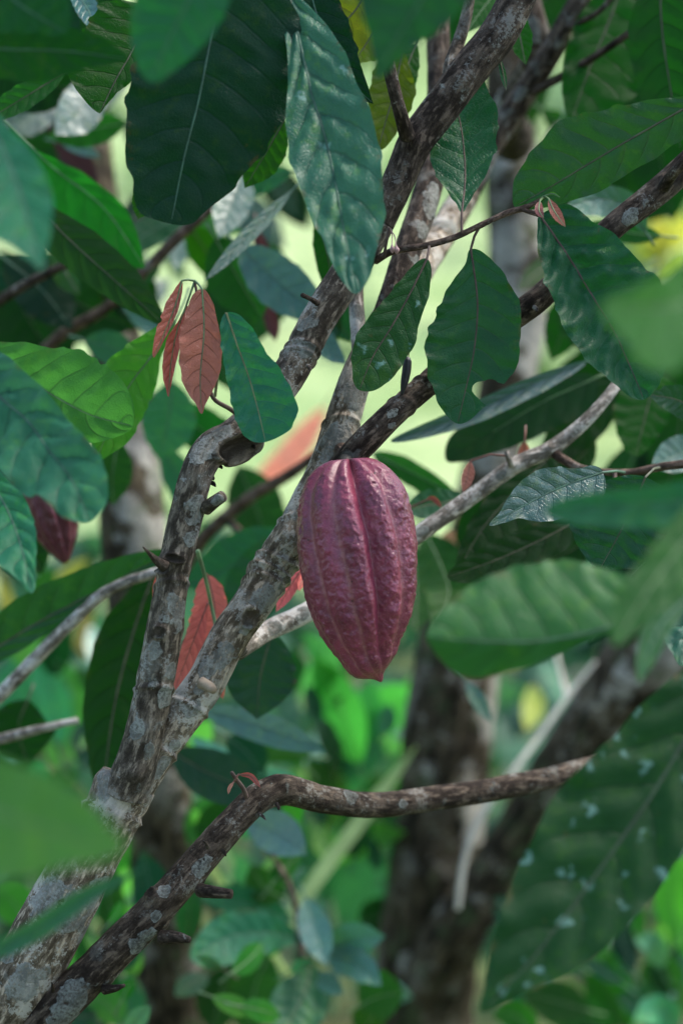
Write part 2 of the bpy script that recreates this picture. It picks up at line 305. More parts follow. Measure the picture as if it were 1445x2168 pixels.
PROF = [(0, 0), (.06, .30), (.16, .62), (.32, .92), (.5, 1), (.66, .92), (.80, .66), (.90, .34), (.96, .12), (1, 0)]
leaf_no = 0
def leaf(tree, mid, d, edges=None, hw=None, kind='teal', tint=(1, 1, 1), fold=(8, 8), wave=.05, bull=1.0, sag=0.0, curl=0.0, holes=(), res=1.0, stalk=None, to=None, sm=None, label=None, name='leaf'):
    """mid: midrib base to tip in photo pixels; d: depth at base and tip; edges: traced margin points; fold: degrees each half rises to the viewer"""
    global leaf_no; leaf_no += 1; rs = random.Random(leaf_no*17)
    d0, d1 = d; sharp = abs((d0+d1)/2-FOCUS) < .16
    nt = int((72 if sharp else 48)*res*(1.35 if bull > 2 else 1)); nw = int((14 if sharp else 10)*res*(1.35 if bull > 2 else 1))
    m = catmull(mid, 200); seg = np.linalg.norm(np.diff(m, axis=0), axis=1); L = np.concatenate([[0], np.cumsum(seg)]); Lp = L[-1]; tm = L/Lp
    s = np.linspace(0, 1, nt); t = (1-np.cos(np.pi*s))/2
    mx = np.interp(t, tm, m[:, 0]); my = np.interp(t, tm, m[:, 1])
    W = {}
    if edges is None:
        for k, sg in enumerate((1, -1)): W[sg] = np.interp(t, *zip(*PROF))*hw[k]
    else:
        acc = {1: [(0, 0), (1, 0)], -1: [(0, 0), (1, 0)]}
        for x, y in edges:
            i = int(np.argmin((m[:, 0]-x)**2+(m[:, 1]-y)**2)); a, b = max(i-2, 0), min(i+2, 199)
            tg = m[b]-m[a]; r = np.array([x, y])-m[i]; cr = tg[0]*r[1]-tg[1]*r[0]
            if 0.004 < tm[i] < .996: acc[1 if cr > 0 else -1].append((tm[i], np.hypot(*r)))
        for sg in (1, -1):
            a = sorted(acc[sg]); ss_ = [math.acos(1-2*x[0])/math.pi for x in a]
            w = np.interp(s, ss_, [x[1] for x in a]); k = np.array([1, 2, 3, 2, 1])/9.0
            for _ in range(2): w = np.concatenate([[0], np.convolve(np.pad(w, 2, mode='edge'), k, 'valid')[1:-1], [0]])
            W[sg] = w
    dd = d0+(d1-d0)*t + sag*np.sin(np.pi*t)
    C = np.stack([P(a, b, c) for a, b, c in zip(mx, my, dd)]); T = unit(np.gradient(C, axis=0))
    V = unit(C-CAM); Bv = unit(np.cross(V, T)); N = unit(np.cross(T, Bv))
    N = np.where(((N*V).sum(1) > 0)[:, None], -N, N)
    px = np.diff(np.stack([mx, my], 1), axis=0)
    # which way is +1 (cross > 0 in y-down pixels)?  test by projecting
    q0 = proj(C[nt//2]); q1 = proj(C[nt//2]+Bv[nt//2]*.01); tg = px[nt//2]; r = q1-q0
    if tg[0]*r[1]-tg[1]*r[0] < 0: Bv = -Bv
    vv = np.concatenate([-np.linspace(1, 0, nw+1)[:-1], [0], np.linspace(0, 1, nw+1)[1:]]); av = np.abs(vv)
    sgn = np.where(vv < 0, -1, 1)
    Wm = np.where(sgn[None, :] > 0, W[1][:, None], W[-1][:, None])*sc(dd)[:, None]*av[None, :]
    ang = np.radians(np.where(sgn > 0, fold[0], fold[1]))
    lat = Wm*sgn[None, :]
    up = Wm*np.tan(ang)[None, :]*(.75+.25*av)[None, :]
    Lm = Lp*sc((d0+d1)/2); wmax = max(W[1].max(), W[-1].max())*sc((d0+d1)/2)
    up = up - curl*Wm*av[None, :]**2
    ph = (t[:, None]-.15*(av**1.5)[None, :])*NV + np.where(vv > 0, .35, 0)[None, :]
    fr = np.abs(ph-np.floor(ph)-.5)*2                       # 0 on the vein, 1 between veins
    taper = np.sin(np.pi*np.clip(t, 0, 1))[:, None]**.5
    up += bull*Lm*.017*(fr**.6-.6)*(np.clip(av*6, 0, 1)*(1-.75*av**2))[None, :]*taper
    up -= Lm*.004*np.exp(-(av/.09)**2)[None, :]*taper
    p0 = rs.random()*6; nwv = 4+rs.random()*2.5
    edge = np.sin(t[:, None]*nwv*2*np.pi+p0+np.where(vv > 0, 1.7, 0)[None, :]) + .5*np.sin(t[:, None]*nwv*4.7*np.pi+p0*2)
    up += wave*wmax*edge*(av**2.2)[None, :]*taper
    pos = C[:, None, :] + Bv[:, None, :]*lat[..., None]
    nz = fbm(pos*42+leaf_no*3.1, leaf_no, 3); up += wmax*.045*bull*nz*taper
    if bull > 1.25 and sharp or bull > 2 or kind == 'mintspot': up += wmax*(.055 if kind == 'mintspot' else .020)*bull*vnoise(pos*150+leaf_no, 5)*taper*np.clip(1.3-av, 0, 1)[None, :]
    lat2 = lat*(1+(.055 if sharp else .03)*vnoise(np.stack([t[:, None]*23+leaf_no+0*av, np.sign(vv)[None, :]*7+0*t[:, None], 0*lat], -1), 5)*(av**4)[None, :])
    pos = C[:, None, :] + Bv[:, None, :]*lat2[..., None] + N[:, None, :]*up[..., None]
    v = pos.reshape(-1, 3); M = 2*nw+1
    f = grid_faces(nt, M, False)
    if len(holes):
        q = proj(v); kill = np.zeros(len(v), bool); cell = max(Lp/nt, wmax/sc((d0+d1)/2)/nw)
        for hx, hy, hr in holes:
            e = q-np.array([hx, hy]); rr = np.hypot(e[:, 0], e[:, 1]); ir = hr*(1+.16*np.sin(np.arctan2(e[:, 1], e[:, 0])*3+hx))
            near = (rr < ir) & (rr > ir-cell*.9); k = sc((d0+d1)/2)
            sh = np.where(near, ir-rr, 0)/np.maximum(rr, 1e-6); v = v + (R[None]*(e[:, :1]*sh[:, None]) - U[None]*(e[:, 1:]*sh[:, None]))*k
            kill |= (rr < ir) & ~near
        f = f[~kill[f].any(1)]
    uv = np.stack([np.repeat(t, M), np.tile(vv, nt)], -1)
    o = make(name, v, f, LM[kind], tree, uv)
    j = [rs.uniform(.86, 1.14) for _ in range(2)]
    o.color = (tint[0]*j[0], tint[1]*j[1], tint[2]*(j[0]+j[1])/2, 1)
    if label: o['label'] = label
    # stalk: from the twig (or a short way behind the base) into the blade and along the midrib
    sm = sm or (M_RSTALK if kind in ('red', 'coral', 'wine') else M_GSTALK if kind in ('lime', 'bright') else M_MSTALK if kind in ('mint', 'mintspot', 'silver', 'dark') else M_STALK)
    ll = stalk if stalk is not None else 34
    i0 = catmull(mid, 40); tg = i0[0]-i0[3]; tg = tg/np.hypot(*tg)
    path = []
    if to is not None:
        path = [P(*to), P((to[0]+i0[0][0])/2+tg[0]*ll*.25, (to[1]+i0[0][1])/2+tg[1]*ll*.25, (to[2]+d0)/2)]
    else:
        path = [P(i0[0][0]+tg[0]*ll, i0[0][1]+tg[1]*ll, d0+.01), P(i0[0][0]+tg[0]*ll*.5, i0[0][1]+tg[1]*ll*.5, d0)]
    cen = pos[:, nw, :] + N*.0002
    cut_i = int(nt*.93); ctr = np.vstack([path, cen[1:cut_i:2]])
    if len(holes):
        q = proj(ctr)
        for hx, hy, hr in holes:
            bad = np.where(np.hypot(q[:, 0]-hx, q[:, 1]-hy) < hr*1.1)[0]
            if len(bad): ctr = ctr[:bad[0]]; q = q[:bad[0]]
    nn = len(ctr); r0 = max(.0011, Lm*.0075)*(.8 if kind in ('red', 'coral') else 1); rad = r0*np.concatenate([[1.15, 1.0], np.linspace(.95, .18, nn-2)]) if nn > 2 else np.full(nn, r0)
    T2 = unit(np.gradient(ctr, axis=0)); a = np.cross(T2, F); a = unit(a); b = np.cross(T2, a); th = np.linspace(0, 2*np.pi, 7)[:-1]
    flat = np.concatenate([[1, 1], np.full(max(nn-2, 0), .55)])[:nn]
    tv = ctr[:, None, :] + a[:, None, :]*(np.cos(th)[None, :, None]*rad[:, None, None]) + b[:, None, :]*(np.sin(th)[None, :, None]*(rad*flat)[:, None, None])
    make('leaf_stalk', tv.reshape(-1, 3), grid_faces(nn, 6, True), sm, o)
    return o

def qleaf(tree, x, y, ln, d, ang, hwf=.2, kind='olive', dd=0.0, **kw):
    """a plain leaf by centre, length in pixels and screen direction (degrees, 90 = pointing down)"""
    a = math.radians(ang); c, s_ = math.cos(a), math.sin(a); b = random.uniform(-.08, .08)*ln
    mid = [(x-c*ln/2, y-s_*ln/2), (x-s_*b, y+c*b), (x+c*ln/2, y+s_*ln/2)]
    return leaf(tree, mid, (d-dd/2, d+dd/2), None, (hwf*ln, hwf*ln), kind, **kw)

# ------------------------------------------------------------------ ground and hillside
def ground():
    n = 90; xs = np.sign(np.linspace(-1, 1, n))*np.abs(np.linspace(-1, 1, n))**2*400; ys = np.linspace(0, 1, n)**2*500-6
    X, Y = np.meshgrid(xs, ys, indexing='ij')
    Z = np.clip((Y-7)/28, 0, 1)**1.4*5.5 + np.clip((Y-30)/100, 0, 1)**1.2*46 + .12*vnoise(np.stack([X*.5, Y*.5, 0*X], -1), 4)*np.clip(Y/6, 0, 1)
    t = NT('grass_ground'); co = t.n('TexCoord').outputs['Object']
    n1 = t.noise(co, .75, 5, .6); n2 = t.noise(co, 5, 4); n3 = t.noise(co, 60, 3)
    c = t.mix(t.ss(n1, .36, .64), (.19, .28, .105), (.34, .42, .20)); c = t.mix(t.math('MULTIPLY', t.ss(n2, .45, .7), .5), c, (.13, .20, .06))
    near = t.n('SeparateXYZ', {0: co}).outputs[1]
    leafy = t.mix(t.ss(n2, .4, .6), (.045, .05, .02), (.10, .14, .05))
    c = t.mix(t.ss(near, 7.0, 9.5, 1, 0), c, leafy)
    c = t.mix(t.math('MULTIPLY', n3, .3), c, (.06, .09, .03))
    p = t.n('BsdfPrincipled', {'Base Color': c, 'Roughness': .9, 'Specular IOR Level': .15, 'Normal': t.bump(n3, .6, .03)})
    t.t.links.new(p.outputs[0], t.out.inputs[0])
    v = np.stack([X, Y, Z], -1).reshape(-1, 3); g = make('meadow', v, grid_faces(n, n, False)[:, ::-1], t.m); g['kind'] = 'structure'
ground()

# ------------------------------------------------------------------ the main cocoa tree
random.seed(11)
root = P(-330, 3050, 2.25); root[2] = 0
tree = thing('cocoa_tree', 'lichen spotted cocoa tree in focus carrying the big maroon pod, with forked leaning limbs', 'tree', root)
tree_pts = [(-520, 4700, 2.5), (-330, 3050, 2.2), (-60, 2330, 2.05), (30, 2110, 2.0), (140, 1900, 1.98), (232, 1730, 1.98), (275, 1655, 1.98)]
tube('trunk', tree_pts, [140, 105, 84, 76, 70, 64, 60], BK['main'], tree, 40, 420, .05, knots=[(215, 1650, 36, 12), (300, 1660, 34, 10), (150, 1850, 40, 6)],
     patches=[(42, 2085, 32), (165, 1930, 38), (210, 1880, 20), (100, 1900, 34), (235, 1655, 28), (18, 2025, 16), (95, 2060, 12), (180, 1985, 18)], rings=[(237, 1722)], seed=1)
tube('branch', [(258, 1700, 1.98), (350, 1560, 1.98), (432, 1450, 1.98), (484, 1350, 1.985), (538, 1272, 1.99), (580, 1200, 2.0), (624, 1130, 2.0), (660, 1060, 2.01), (690, 1000, 2.015), (722, 900, 2.02), (762, 780, 2.04), (835, 650, 2.1), (895, 555, 2.2), (940, 485, 2.28), (985, 412, 2.34)],
     [48, 44, 42, 41, 43, 45, 43, 42, 41, 38, 34, 35, 33, 32, 30], BK['main'], tree, 48, 600, .06,
     knots=[(545, 1195, 26, 10), (740, 950, 22, 8), (620, 1140, 30, 10), (650, 1210, 20, 5), (440, 1450, 12, 9)], cuts=[(528, 1308, 20, 17, -60, 6), (545, 1720, 1, 1, 0, 0)],
     patches=[(560, 1268, 22), (478, 1388, 20), (438, 1415, 16), (410, 1500, 17), (500, 1385, 10), (712, 945, 40), (420, 1460, 10), (756, 840, 26), (372, 1580, 12), (672, 1030, 26), (640, 1080, 14), (345, 1625, 16), (940, 490, 26), (600, 1240, 16), (520, 1330, 12), (455, 1490, 12)],
     rings=[(575, 1180), (560, 1215), (548, 1235), (610, 1105), (735, 905), (345, 1600), (400, 1500)], seed=2)
LIMB = [(268, 1680, 1.97), (300, 1575, 1.96), (330, 1440, 1.955), (352, 1310, 1.95), (372, 1190, 1.95), (395, 1085, 1.95), (420, 995, 1.95), (448, 950, 1.96), (492, 930, 1.965), (540, 890, 1.975), (580, 840, 1.99), (622, 775, 2.0), (672, 680, 2.01), (735, 580, 2.02), (800, 470, 2.02), (842, 385, 2.02), (880, 300, 2.02), (935, 225, 2.02), (1000, 140, 2.02), (1055, 70, 2.02), (1110, -40, 2.02), (1150, -140, 2.0)]
tube('branch', LIMB[14:], [35, 34, 38, 40, 40, 40, 38, 36], BK['dark'], tree, 36, 260, .07, knots=[(880, 300, 26, 8), (980, 165, 24, 6)], seed=6)
tube('branch', LIMB[:15], [50, 42, 41, 38, 36, 36, 35, 37, 41, 38, 36, 36, 38, 38, 36], BK['stub'], tree, 44, 520, .085,
     knots=[(345, 1190, 20, 10), (335, 1335, 16, 9), (375, 1185, 16, 8), (290, 1640, 26, 10), (385, 1330, 24, 5)],
     cuts=[(500, 946, 44, 20, -24, 15), (371, 1182, 17, 8, 14, 7), (345, 1200, 14, 15, 0, 6), (338, 1338, 11, 12, 0, 5)],
     patches=[(415, 1080, 23), (383, 1287, 19), (372, 1325, 15), (352, 1312, 6), (290, 1545, 16), (315, 1590, 15), (405, 1140, 14), (420, 960, 22), (470, 915, 18), (650, 740, 13), (660, 680, 12), (350, 1475, 16), (330, 1380, 12), (640, 690, 10), (445, 930, 15), (365, 1420, 14), (400, 1240, 12)], rings=[(360, 1240), (640, 745), (630, 760), (325, 1460)], seed=5)
st = tube('broken_stub', [(436, 1076, 1.945), (455, 1062, 1.935), (472, 1050, 1.93)], [16, 14, 13], BK['stub'], tree, 18, 24, .12, patches=[(460, 1060, 12)])
tube('broken_stub', [(350, 1200, 1.925), (330, 1185, 1.92), (315, 1170, 1.915), (303, 1158, 1.91)], [13, 8, 4, 1.5], BK['dark'], tree, 12, 24, .15)
tube('broken_stub', [(425, 1445, 1.93), (445, 1455, 1.925), (452, 1462, 1.92)], [13, 11, 8], plain('stub_wood', (.24, .18, .12), .8), tree, 14, 12, .05)
tube('broken_stub', [(672, 642, 2.0), (655, 632, 1.98), (640, 625, 1.965)], [7, 5, 5], BK['dark'], tree, 10, 12, .05)
tube('branch', [(700, 1010, 2.0), (760, 948, 1.99), (830, 878, 1.99), (905, 812, 2.0), (1000, 730, 2.0), (1130, 640, 2.0), (1220, 555, 2.0), (1300, 478, 2.0), (1380, 415, 2.0), (1460, 345, 2.0), (1560, 250, 1.98), (1700, 150, 1.9)],
     [26, 30, 28, 27, 27, 27, 26, 27, 29, 30, 28, 26], BK['dark'], tree, 32, 420, .06, knots=[(1405, 380, 18, 9), (1130, 640, 20, 4), (780, 920, 22, 3)],
     patches=[(832, 873, 8), (1328, 462, 14), (830, 900, 5)], rings=[(850, 862), (900, 815)], seed=8)
tube('branch', [(1405, 395, 1.985), (1425, 365, 1.96), (1450, 340, 1.95), (1490, 300, 1.93)], [14, 12, 12, 11], BK['dark'], tree, 14, 40, .08)
tube('branch', [(500, 1375, 2.05), (560, 1338, 2.09), (650, 1296, 2.11), (760, 1225, 2.13), (880, 1135, 2.14), (1000, 1050, 2.15), (1090, 985, 2.15), (1165, 950, 2.15), (1240, 890, 2.15), (1300, 820, 2.16), (1330, 770, 2.18)],
     [24, 22, 21, 19, 18, 17, 18, 17, 14, 11, 9], BK['grey'], tree, 20, 260, .08, patches=[(580, 1330, 14), (640, 1300, 14), (890, 1125, 12), (1060, 1005, 10)], knots=[(1090, 985, 14, 6), (1165, 950, 14, 5)], seed=4)
tube('twig', [(1165, 952, 2.15), (1195, 975, 2.14), (1235, 994, 2.13), (1330, 1000, 2.12), (1400, 988, 2.11), (1460, 980, 2.1), (1540, 960, 2.08)], [12, 10, 9, 8, 9, 10, 10], BK['brown'], tree, 12, 100, .08)
tube('twig', [(1300, 998, 2.12), (1300, 1025, 2.11), (1290, 1045, 2.1)], [5, 4, 3], M_TWIG, tree, 8, 12, 0)
tube('twig', [(1082, 985, 2.14), (1075, 968, 2.13), (1072, 955, 2.13)], [8, 6, 5], BK['grey'], tree, 10, 10, .05)
LOW = [(-60, 2330, 2.05), (90, 2165, 1.99), (200, 2055, 1.98), (330, 1925, 1.98), (420, 1825, 1.99), (500, 1735, 2.0), (550, 1688, 2.01), (600, 1672, 2.03), (680, 1692, 2.06), (790, 1704, 2.1), (920, 1690, 2.14), (1060, 1668, 2.18), (1180, 1643, 2.22), (1290, 1612, 2.3), (1400, 1580, 2.4)]
tube('branch', LOW, [48, 45, 42, 39, 36, 33, 33, 33, 30, 28, 26, 25, 24, 22, 20], BK['low'], tree, 36, 520, .09,
     knots=[(325, 1895, 24, 14), (435, 1880, 20, 8), (590, 1655, 24, 10), (350, 1960, 20, 6), (240, 2085, 18, 5)], rims=[(322, 1893, 12, 5)],
     patches=[(427, 1835, 15), (297, 1995, 22), (160, 2105, 24), (140, 2150, 26), (330, 1940, 9), (350, 1885, 10), (740, 1686, 14), (850, 1702, 10)], seed=12)
for a, b, c, hw in [((425, 1885, 1.97), (460, 1890, 1.95), (490, 1893, 1.945), (15, 13, 11)), ((345, 1985, 1.96), (375, 1985, 1.95), (402, 1990, 1.945), (17, 13, 7)), ((222, 2095, 1.97), (245, 2092, 1.96), (264, 2086, 1.955), (11, 8, 4))]:
    tube('broken_stub', [a, b, c], hw, BK['low'], tree, 14, 24, .14)
tube('twig', [(525, 1700, 2.0), (515, 1670, 1.99), (500, 1650, 1.985), (490, 1635, 1.98)], [6, 5, 5, 4], M_TWIG, tree, 8, 14, .05)
leaf(tree, [(505, 1640), (530, 1643), (552, 1668)], (1.98, 1.97), hw=(6, 6), kind='red', to=(500, 1648, 1.98), stalk=6, label='tiny red shoot leaf on the bent lower branch')
leaf(tree, [(495, 1655), (486, 1668), (483, 1682)], (1.98, 1.97), hw=(4, 4), kind='red', to=(500, 1650, 1.98), stalk=6, tint=(.8, 1.2, 1), label='tiny brown shoot leaf on the bent lower branch')
for a, b in [((448, 1022), (456, 1030)), ((446, 1008), (452, 1016)), ((530, 940), (540, 950)), ((585, 1702), (590, 1714)), ((548, 1722), (562, 1736)), ((652, 775), (656, 786)), ((470, 1800), (478, 1812)), ((440, 1795), (430, 1780)), ((112, 2098), (110, 2080)), ((462, 985), (470, 992)), ((1130, 650), (1136, 660))]:
    tube('bark_flake', [(a[0], a[1], 1.965), ((a[0]+b[0])/2+2, (a[1]+b[1])/2, 1.96), (b[0], b[1], 1.955)], [4.5, 4, 1.5], BK['low'], tree, 7, 8, .5, freq=6, attrs=False)
# upper fork and thin pale shoot
tube('branch', [(768, 800, 2.05), (760, 720, 2.06), (754, 650, 2.07), (752, 600, 2.08), (745, 540, 2.1), (735, 460, 2.13)], [22, 17, 16, 16, 14, 12], BK['grey'], tree, 18, 120, .08, patches=[(757, 660, 14)])
tube('branch', [(862, 290, 2.0), (850, 250, 1.985), (838, 205, 1.975), (825, 150, 1.97), (812, 80, 1.96), (800, -40, 1.95)], [17, 15, 14, 14, 13, 12], BK['dark'], tree, 18, 110, .06, patches=[(866, 305, 5)])
tube('branch', [(958, 200, 2.03), (955, 150, 2.04), (968, 95, 2.05), (985, 40, 2.05), (1000, -60, 2.05)], [20, 18, 14, 13, 12], BK['stub'], tree, 18, 90, .09)
TW = [(795, 552, 2.02), (830, 532, 2.0), (900, 520, 1.99), (960, 503, 1.985), (1020, 475, 1.98), (1075, 450, 1.98), (1115, 438, 1.98), (1150, 418, 1.98)]
tube('twig', TW, [8, 7.5, 7, 6.5, 6, 6.5, 6, 3], BK['brown'], tree, 12, 120, .08, knots=[(1018, 478, 9, 3), (977, 495, 8, 3), (1110, 438, 8, 2)])
tube('twig', [(1100, 441, 1.98), (1118, 448, 1.975), (1140, 456, 1.97)], [5, 5, 4], BK['brown'], tree, 10, 16, .05)
tube('branch', [(985, 412, 2.34), (1035, 315, 2.38), (1100, 210, 2.38), (1165, 110, 2.36), (1225, 0, 2.34), (1270, -90, 2.34)], [29, 25, 26, 24, 22, 20], BK['dark'], tree, 18, 150, .1, patches=[(1100, 195, 14), (1040, 340, 18)])
tube('branch', [(795, 730, 2.06), (830, 625, 2.07), (866, 520, 2.1), (900, 420, 2.14), (925, 310, 2.18), (930, 180, 2.22), (925, 40, 2.25), (920, -80, 2.3)], [26, 27, 29, 30, 29, 27, 25, 24], BK['dark'], tree, 28, 260, .08, patches=[(905, 440, 22), (890, 490, 16), (915, 400, 14), (880, 555, 10)])
# hanging-leaf twigs on the stub
tube('twig', [(528, 898, 1.97), (490, 868, 1.955), (450, 840, 1.95), (436, 760, 1.95), (424, 660, 1.95), (412, 596, 1.95)], [5.5, 5, 4.5, 3.5, 3, 3], M_TWIG, tree, 8, 60, .05)
tube('twig', [(418, 1165, 2.08), (435, 1225, 2.09), (447, 1280, 2.1), (458, 1330, 2.1)], [5, 4, 4, 4], M_GSTALK, tree, 8, 30, .02)
# flower buds
for s, e, r in [((824, 486, 1.99), (829, 518, 1.985), 5.5), ((824, 486, 1.99), (838, 520, 1.985), 6.5)]:
    tube('flower_bud', [s, ((s[0]+e[0])/2+3, (s[1]+e[1])/2-5, s[2]), e, (e[0]+1, e[1]+9, e[2]), (e[0]+1, e[1]+18, e[2])], [1.2, 1.2, 1.6, r, 1.5], M_BUD, tree, 10, 30, 0, attrs=False)
tube('twig', [(812, 545, 2.0), (818, 510, 1.992), (824, 482, 1.99)], [3.5, 3, 4], M_TWIG, tree, 8, 14, .1)

# in-focus leaves
leaf(tree, [(977, 450), (984, 380), (981, 313), (970, 245), (945, 172)], (1.99, 2.07), [(1045, 340), (1056, 285), (1050, 235), (1034, 195), (1015, 170), (1010, 400), (990, 432), (907, 322), (916, 366), (942, 402), (964, 428), (905, 260), (915, 205)], kind='teal', fold=(10, 4), to=(977, 492, 1.985), stalk=20, sm=M_TWIG)
leaf(tree, [(1505, 200), (1445, 231), (1334, 294), (1240, 350), (1164, 396), (1088, 438)], (1.97, 1.99), [(1084, 412), (1092, 368), (1130, 312), (1175, 262), (1215, 245), (1300, 225), (1400, 208), (1445, 206), (1445, 295), (1390, 332), (1330, 370), (1290, 395), (1200, 427), (1130, 442)], kind='teal', tint=(1.3, .92, .66), fold=(2, -8), to=(1620, 190, 2.0))
leaf(tree, [(996, 527), (1010, 640), (1003, 740), (986, 820), (968, 897)], (1.985, 1.97), [(986, 560), (940, 622), (920, 665), (905, 700), (898, 750), (906, 800), (926, 850), (952, 888), (1050, 562), (1090, 622), (1107, 682), (1100, 742), (1082, 790), (1050, 835), (1010, 875)], kind='teal', tint=(1.1, .92, .82), fold=(6, 10), res=1.5, holes=[(1028, 828, 26), (1058, 826, 17), (915, 655, 9)], to=(1012, 484, 1.98), stalk=20, sm=M_TWIG)
leaf(tree, [(1142, 456), (1200, 540), (1254, 628), (1300, 704), (1330, 770), (1362, 846)], (1.97, 1.93), [(1139, 480), (1143, 540), (1160, 612), (1190, 680), (1220, 740), (1255, 785), (1290, 806), (1330, 840), (1200, 432), (1245, 465), (1300, 500), (1345, 540), (1388, 590), (1405, 660), (1412, 740), (1405, 790), (1385, 830)], kind='teal', tint=(1, 1.05, 1.05), fold=(30, 4), bull=2.8, wave=.07, holes=[(1316, 556, 5)], to=(1120, 447, 1.978), stalk=12, sm=M_TWIG)
leaf(tree, [(903, 548), (869, 618), (827, 694), (789, 755), (760, 826)], (1.97, 1.95), [(880, 557), (830, 612), (800, 650), (762, 692), (746, 730), (745, 780), (750, 815), (912, 580), (908, 622), (890, 680), (870, 740), (840, 790), (800, 826), (775, 832)], kind='spotted', fold=(5, 5), to=(908, 522, 1.985), stalk=12, sm=M_TWIG)
leaf(tree, [(479, 662), (502, 730), (527, 800), (546, 868), (562, 936)], (1.93, 1.92), [(466, 690), (468, 740), (480, 800), (490, 860), (505, 905), (530, 934), (515, 673), (550, 718), (572, 760), (602, 800), (626, 850), (632, 880), (615, 912), (588, 934)], kind='teal', tint=(1.6, 1.75, 2.5), fold=(6, 14), bull=1.5, wave=.05, to=(455, 840, 1.945), stalk=8, sm=plain('leaf_stalk_pale', (.15, .17, .07), .5))
lb = 'soft reddish brown young leaf'
leaf(tree, [(428, 612), (432, 700), (424, 800), (427, 876)], (1.94, 1.925), [(400, 640), (381, 700), (378, 760), (390, 820), (414, 853), (450, 640), (461, 680), (470, 740), (466, 790), (451, 830), (434, 856)], kind='red', fold=(8, 14), bull=.8, to=(412, 594, 1.95), stalk=6, sm=M_GSTALK, label=lb)
leaf(tree, [(395, 645), (375, 700), (362, 770), (357, 840)], (1.95, 1.94), [(398, 655), (378, 680), (352, 720), (344, 765), (346, 805), (352, 825), (394, 690), (380, 740), (368, 790), (360, 826)], kind='red', tint=(.95, .85, .8), fold=(8, 30), bull=.8, to=(412, 596, 1.95), stalk=6, sm=M_GSTALK, label=lb)
leaf(tree, [(385, 594), (370, 650), (348, 705), (326, 757)], (1.945, 1.935), [(376, 604), (352, 640), (336, 680), (326, 720), (386, 620), (376, 660), (358, 700), (340, 735)], kind='red', tint=(.95, .95, .95), fold=(20, 8), bull=.9, holes=[(333, 675, 9)], to=(410, 594, 1.95), stalk=8, sm=M_GSTALK, label=lb)
leaf(tree, [(1142, 425), (1140, 445), (1150, 462)], (1.955, 1.94), hw=(9, 9), kind='red', tint=(.8, .9, 1), to=(1150, 418, 1.98), stalk=4, sm=M_GSTALK, label='tiny folded red leaf at the twig tip')
leaf(tree, [(1160, 420), (1172, 446), (1196, 481)], (1.955, 1.915), hw=(10, 12), kind='red', to=(1150, 416, 1.98), stalk=4, sm=M_GSTALK, label='tiny folded red leaf at the twig tip')
leaf(tree, [(1150, 416), (1168, 410), (1185, 418)], (1.98, 1.97), hw=(3, 4), kind='lime', to=(1146, 420, 1.98), stalk=4)
# nearer leaves hanging in from above
leaf(tree, [(500, -90), (452, 60), (420, 215), (391, 329), (362, 474)], (1.87, 1.88), [(330, 40), (285, 130), (266, 230), (267, 310), (283, 395), (305, 460), (335, 468), (640, 20), (618, 150), (600, 255), (560, 330), (500, 390), (440, 440), (408, 474)], kind='dark', tint=(.9, .9, .85), fold=(6, -10), holes=[(318, 252, 6)], bull=1.2, wave=.03, to=(560, -150, 1.92))
leaf(tree, [(600, -60), (644, 131), (660, 200), (689, 294), (712, 400), (730, 500), (754, 622)], (1.91, 1.79), [(612, 150), (607, 230), (606, 300), (620, 370), (650, 440), (682, 510), (712, 572), (640, 5), (695, 60), (735, 130), (768, 210), (802, 285), (816, 370), (815, 450), (800, 530), (776, 595)], kind='mintspot', tint=(.9, 1.05, 1.0), fold=(6, 8), bull=1.45, wave=.05, to=(590, -150, 2.0))
leaf(tree, [(960, -130), (890, 0), (840, 80), (793, 168)], (1.44, 1.46), [(745, -40), (775, 50), (789, 110), (794, 150), (1010, -20), (940, 58), (880, 96), (822, 150)], kind='mint', tint=(.45, .66, .55), fold=(-6, -2), to=(1000, -190, 1.6))
leaf(tree, [(440, -110), (400, 0), (360, 80), (318, 172)], (1.50, 1.51), [(285, -20), (276, 60), (284, 115), (305, 165), (500, -40), (474, 30), (448, 80), (400, 124), (350, 164)], kind='mint', tint=(.7, .9, .85), fold=(-4, 2), bull=2, to=(460, -170, 1.6))
leaf(tree, [(325, 20), (277, 114), (245, 170), (211, 240)], (2.03, 2.0), [(215, 0), (175, 75), (148, 160), (165, 195), (190, 222), (350, 90), (300, 150), (272, 178), (245, 200), (225, 222)], kind='olive', tint=(.8, .75, .9), fold=(-5, 8), to=(380, -60, 2.0))
leaf(tree, [(-110, 90), (0, 103), (140, 108), (268, 124)], (1.66, 1.68), [(-40, 20), (30, 36), (120, 52), (200, 75), (-40, 165), (0, 162), (70, 180), (130, 162), (190, 140)], kind='dark', tint=(1.6, 1.35, .7), holes=[(58, 124, 11), (92, 88, 7), (120, 82, 8)], fold=(-4, 6), to=(-160, 60, 1.7))
leaf(tree, [(-60, -90), (30, 0), (90, 40), (142, 70)], (1.62, 1.6), [(90, -60), (150, 0), (160, 40), (-60, 40), (0, 66), (70, 66)], kind='dark', tint=(1.4, 1.3, .8), fold=(-6, 6), to=(-130, -120, 1.7))
leaf(tree, [(140, 150), (70, 195), (-40, 262)], (2.1, 2.08), hw=(30, 26), kind='olive', tint=(.9, 1, 2.5), fold=(5, 25), to=(180, 100, 2.1))
leaf(tree, [(-60, 180), (0, 300), (50, 430), (87, 572)], (1.56, 1.42), [(10, 262), (60, 310), (100, 372), (118, 430), (108, 490), (96, 545), (-60, 330), (-50, 470), (0, 522), (45, 538), (70, 552)], kind='mint', tint=(.85, 1.15, 1.2), fold=(8, 8), holes=[(40, 508, 9)], to=(-110, 130, 1.6))
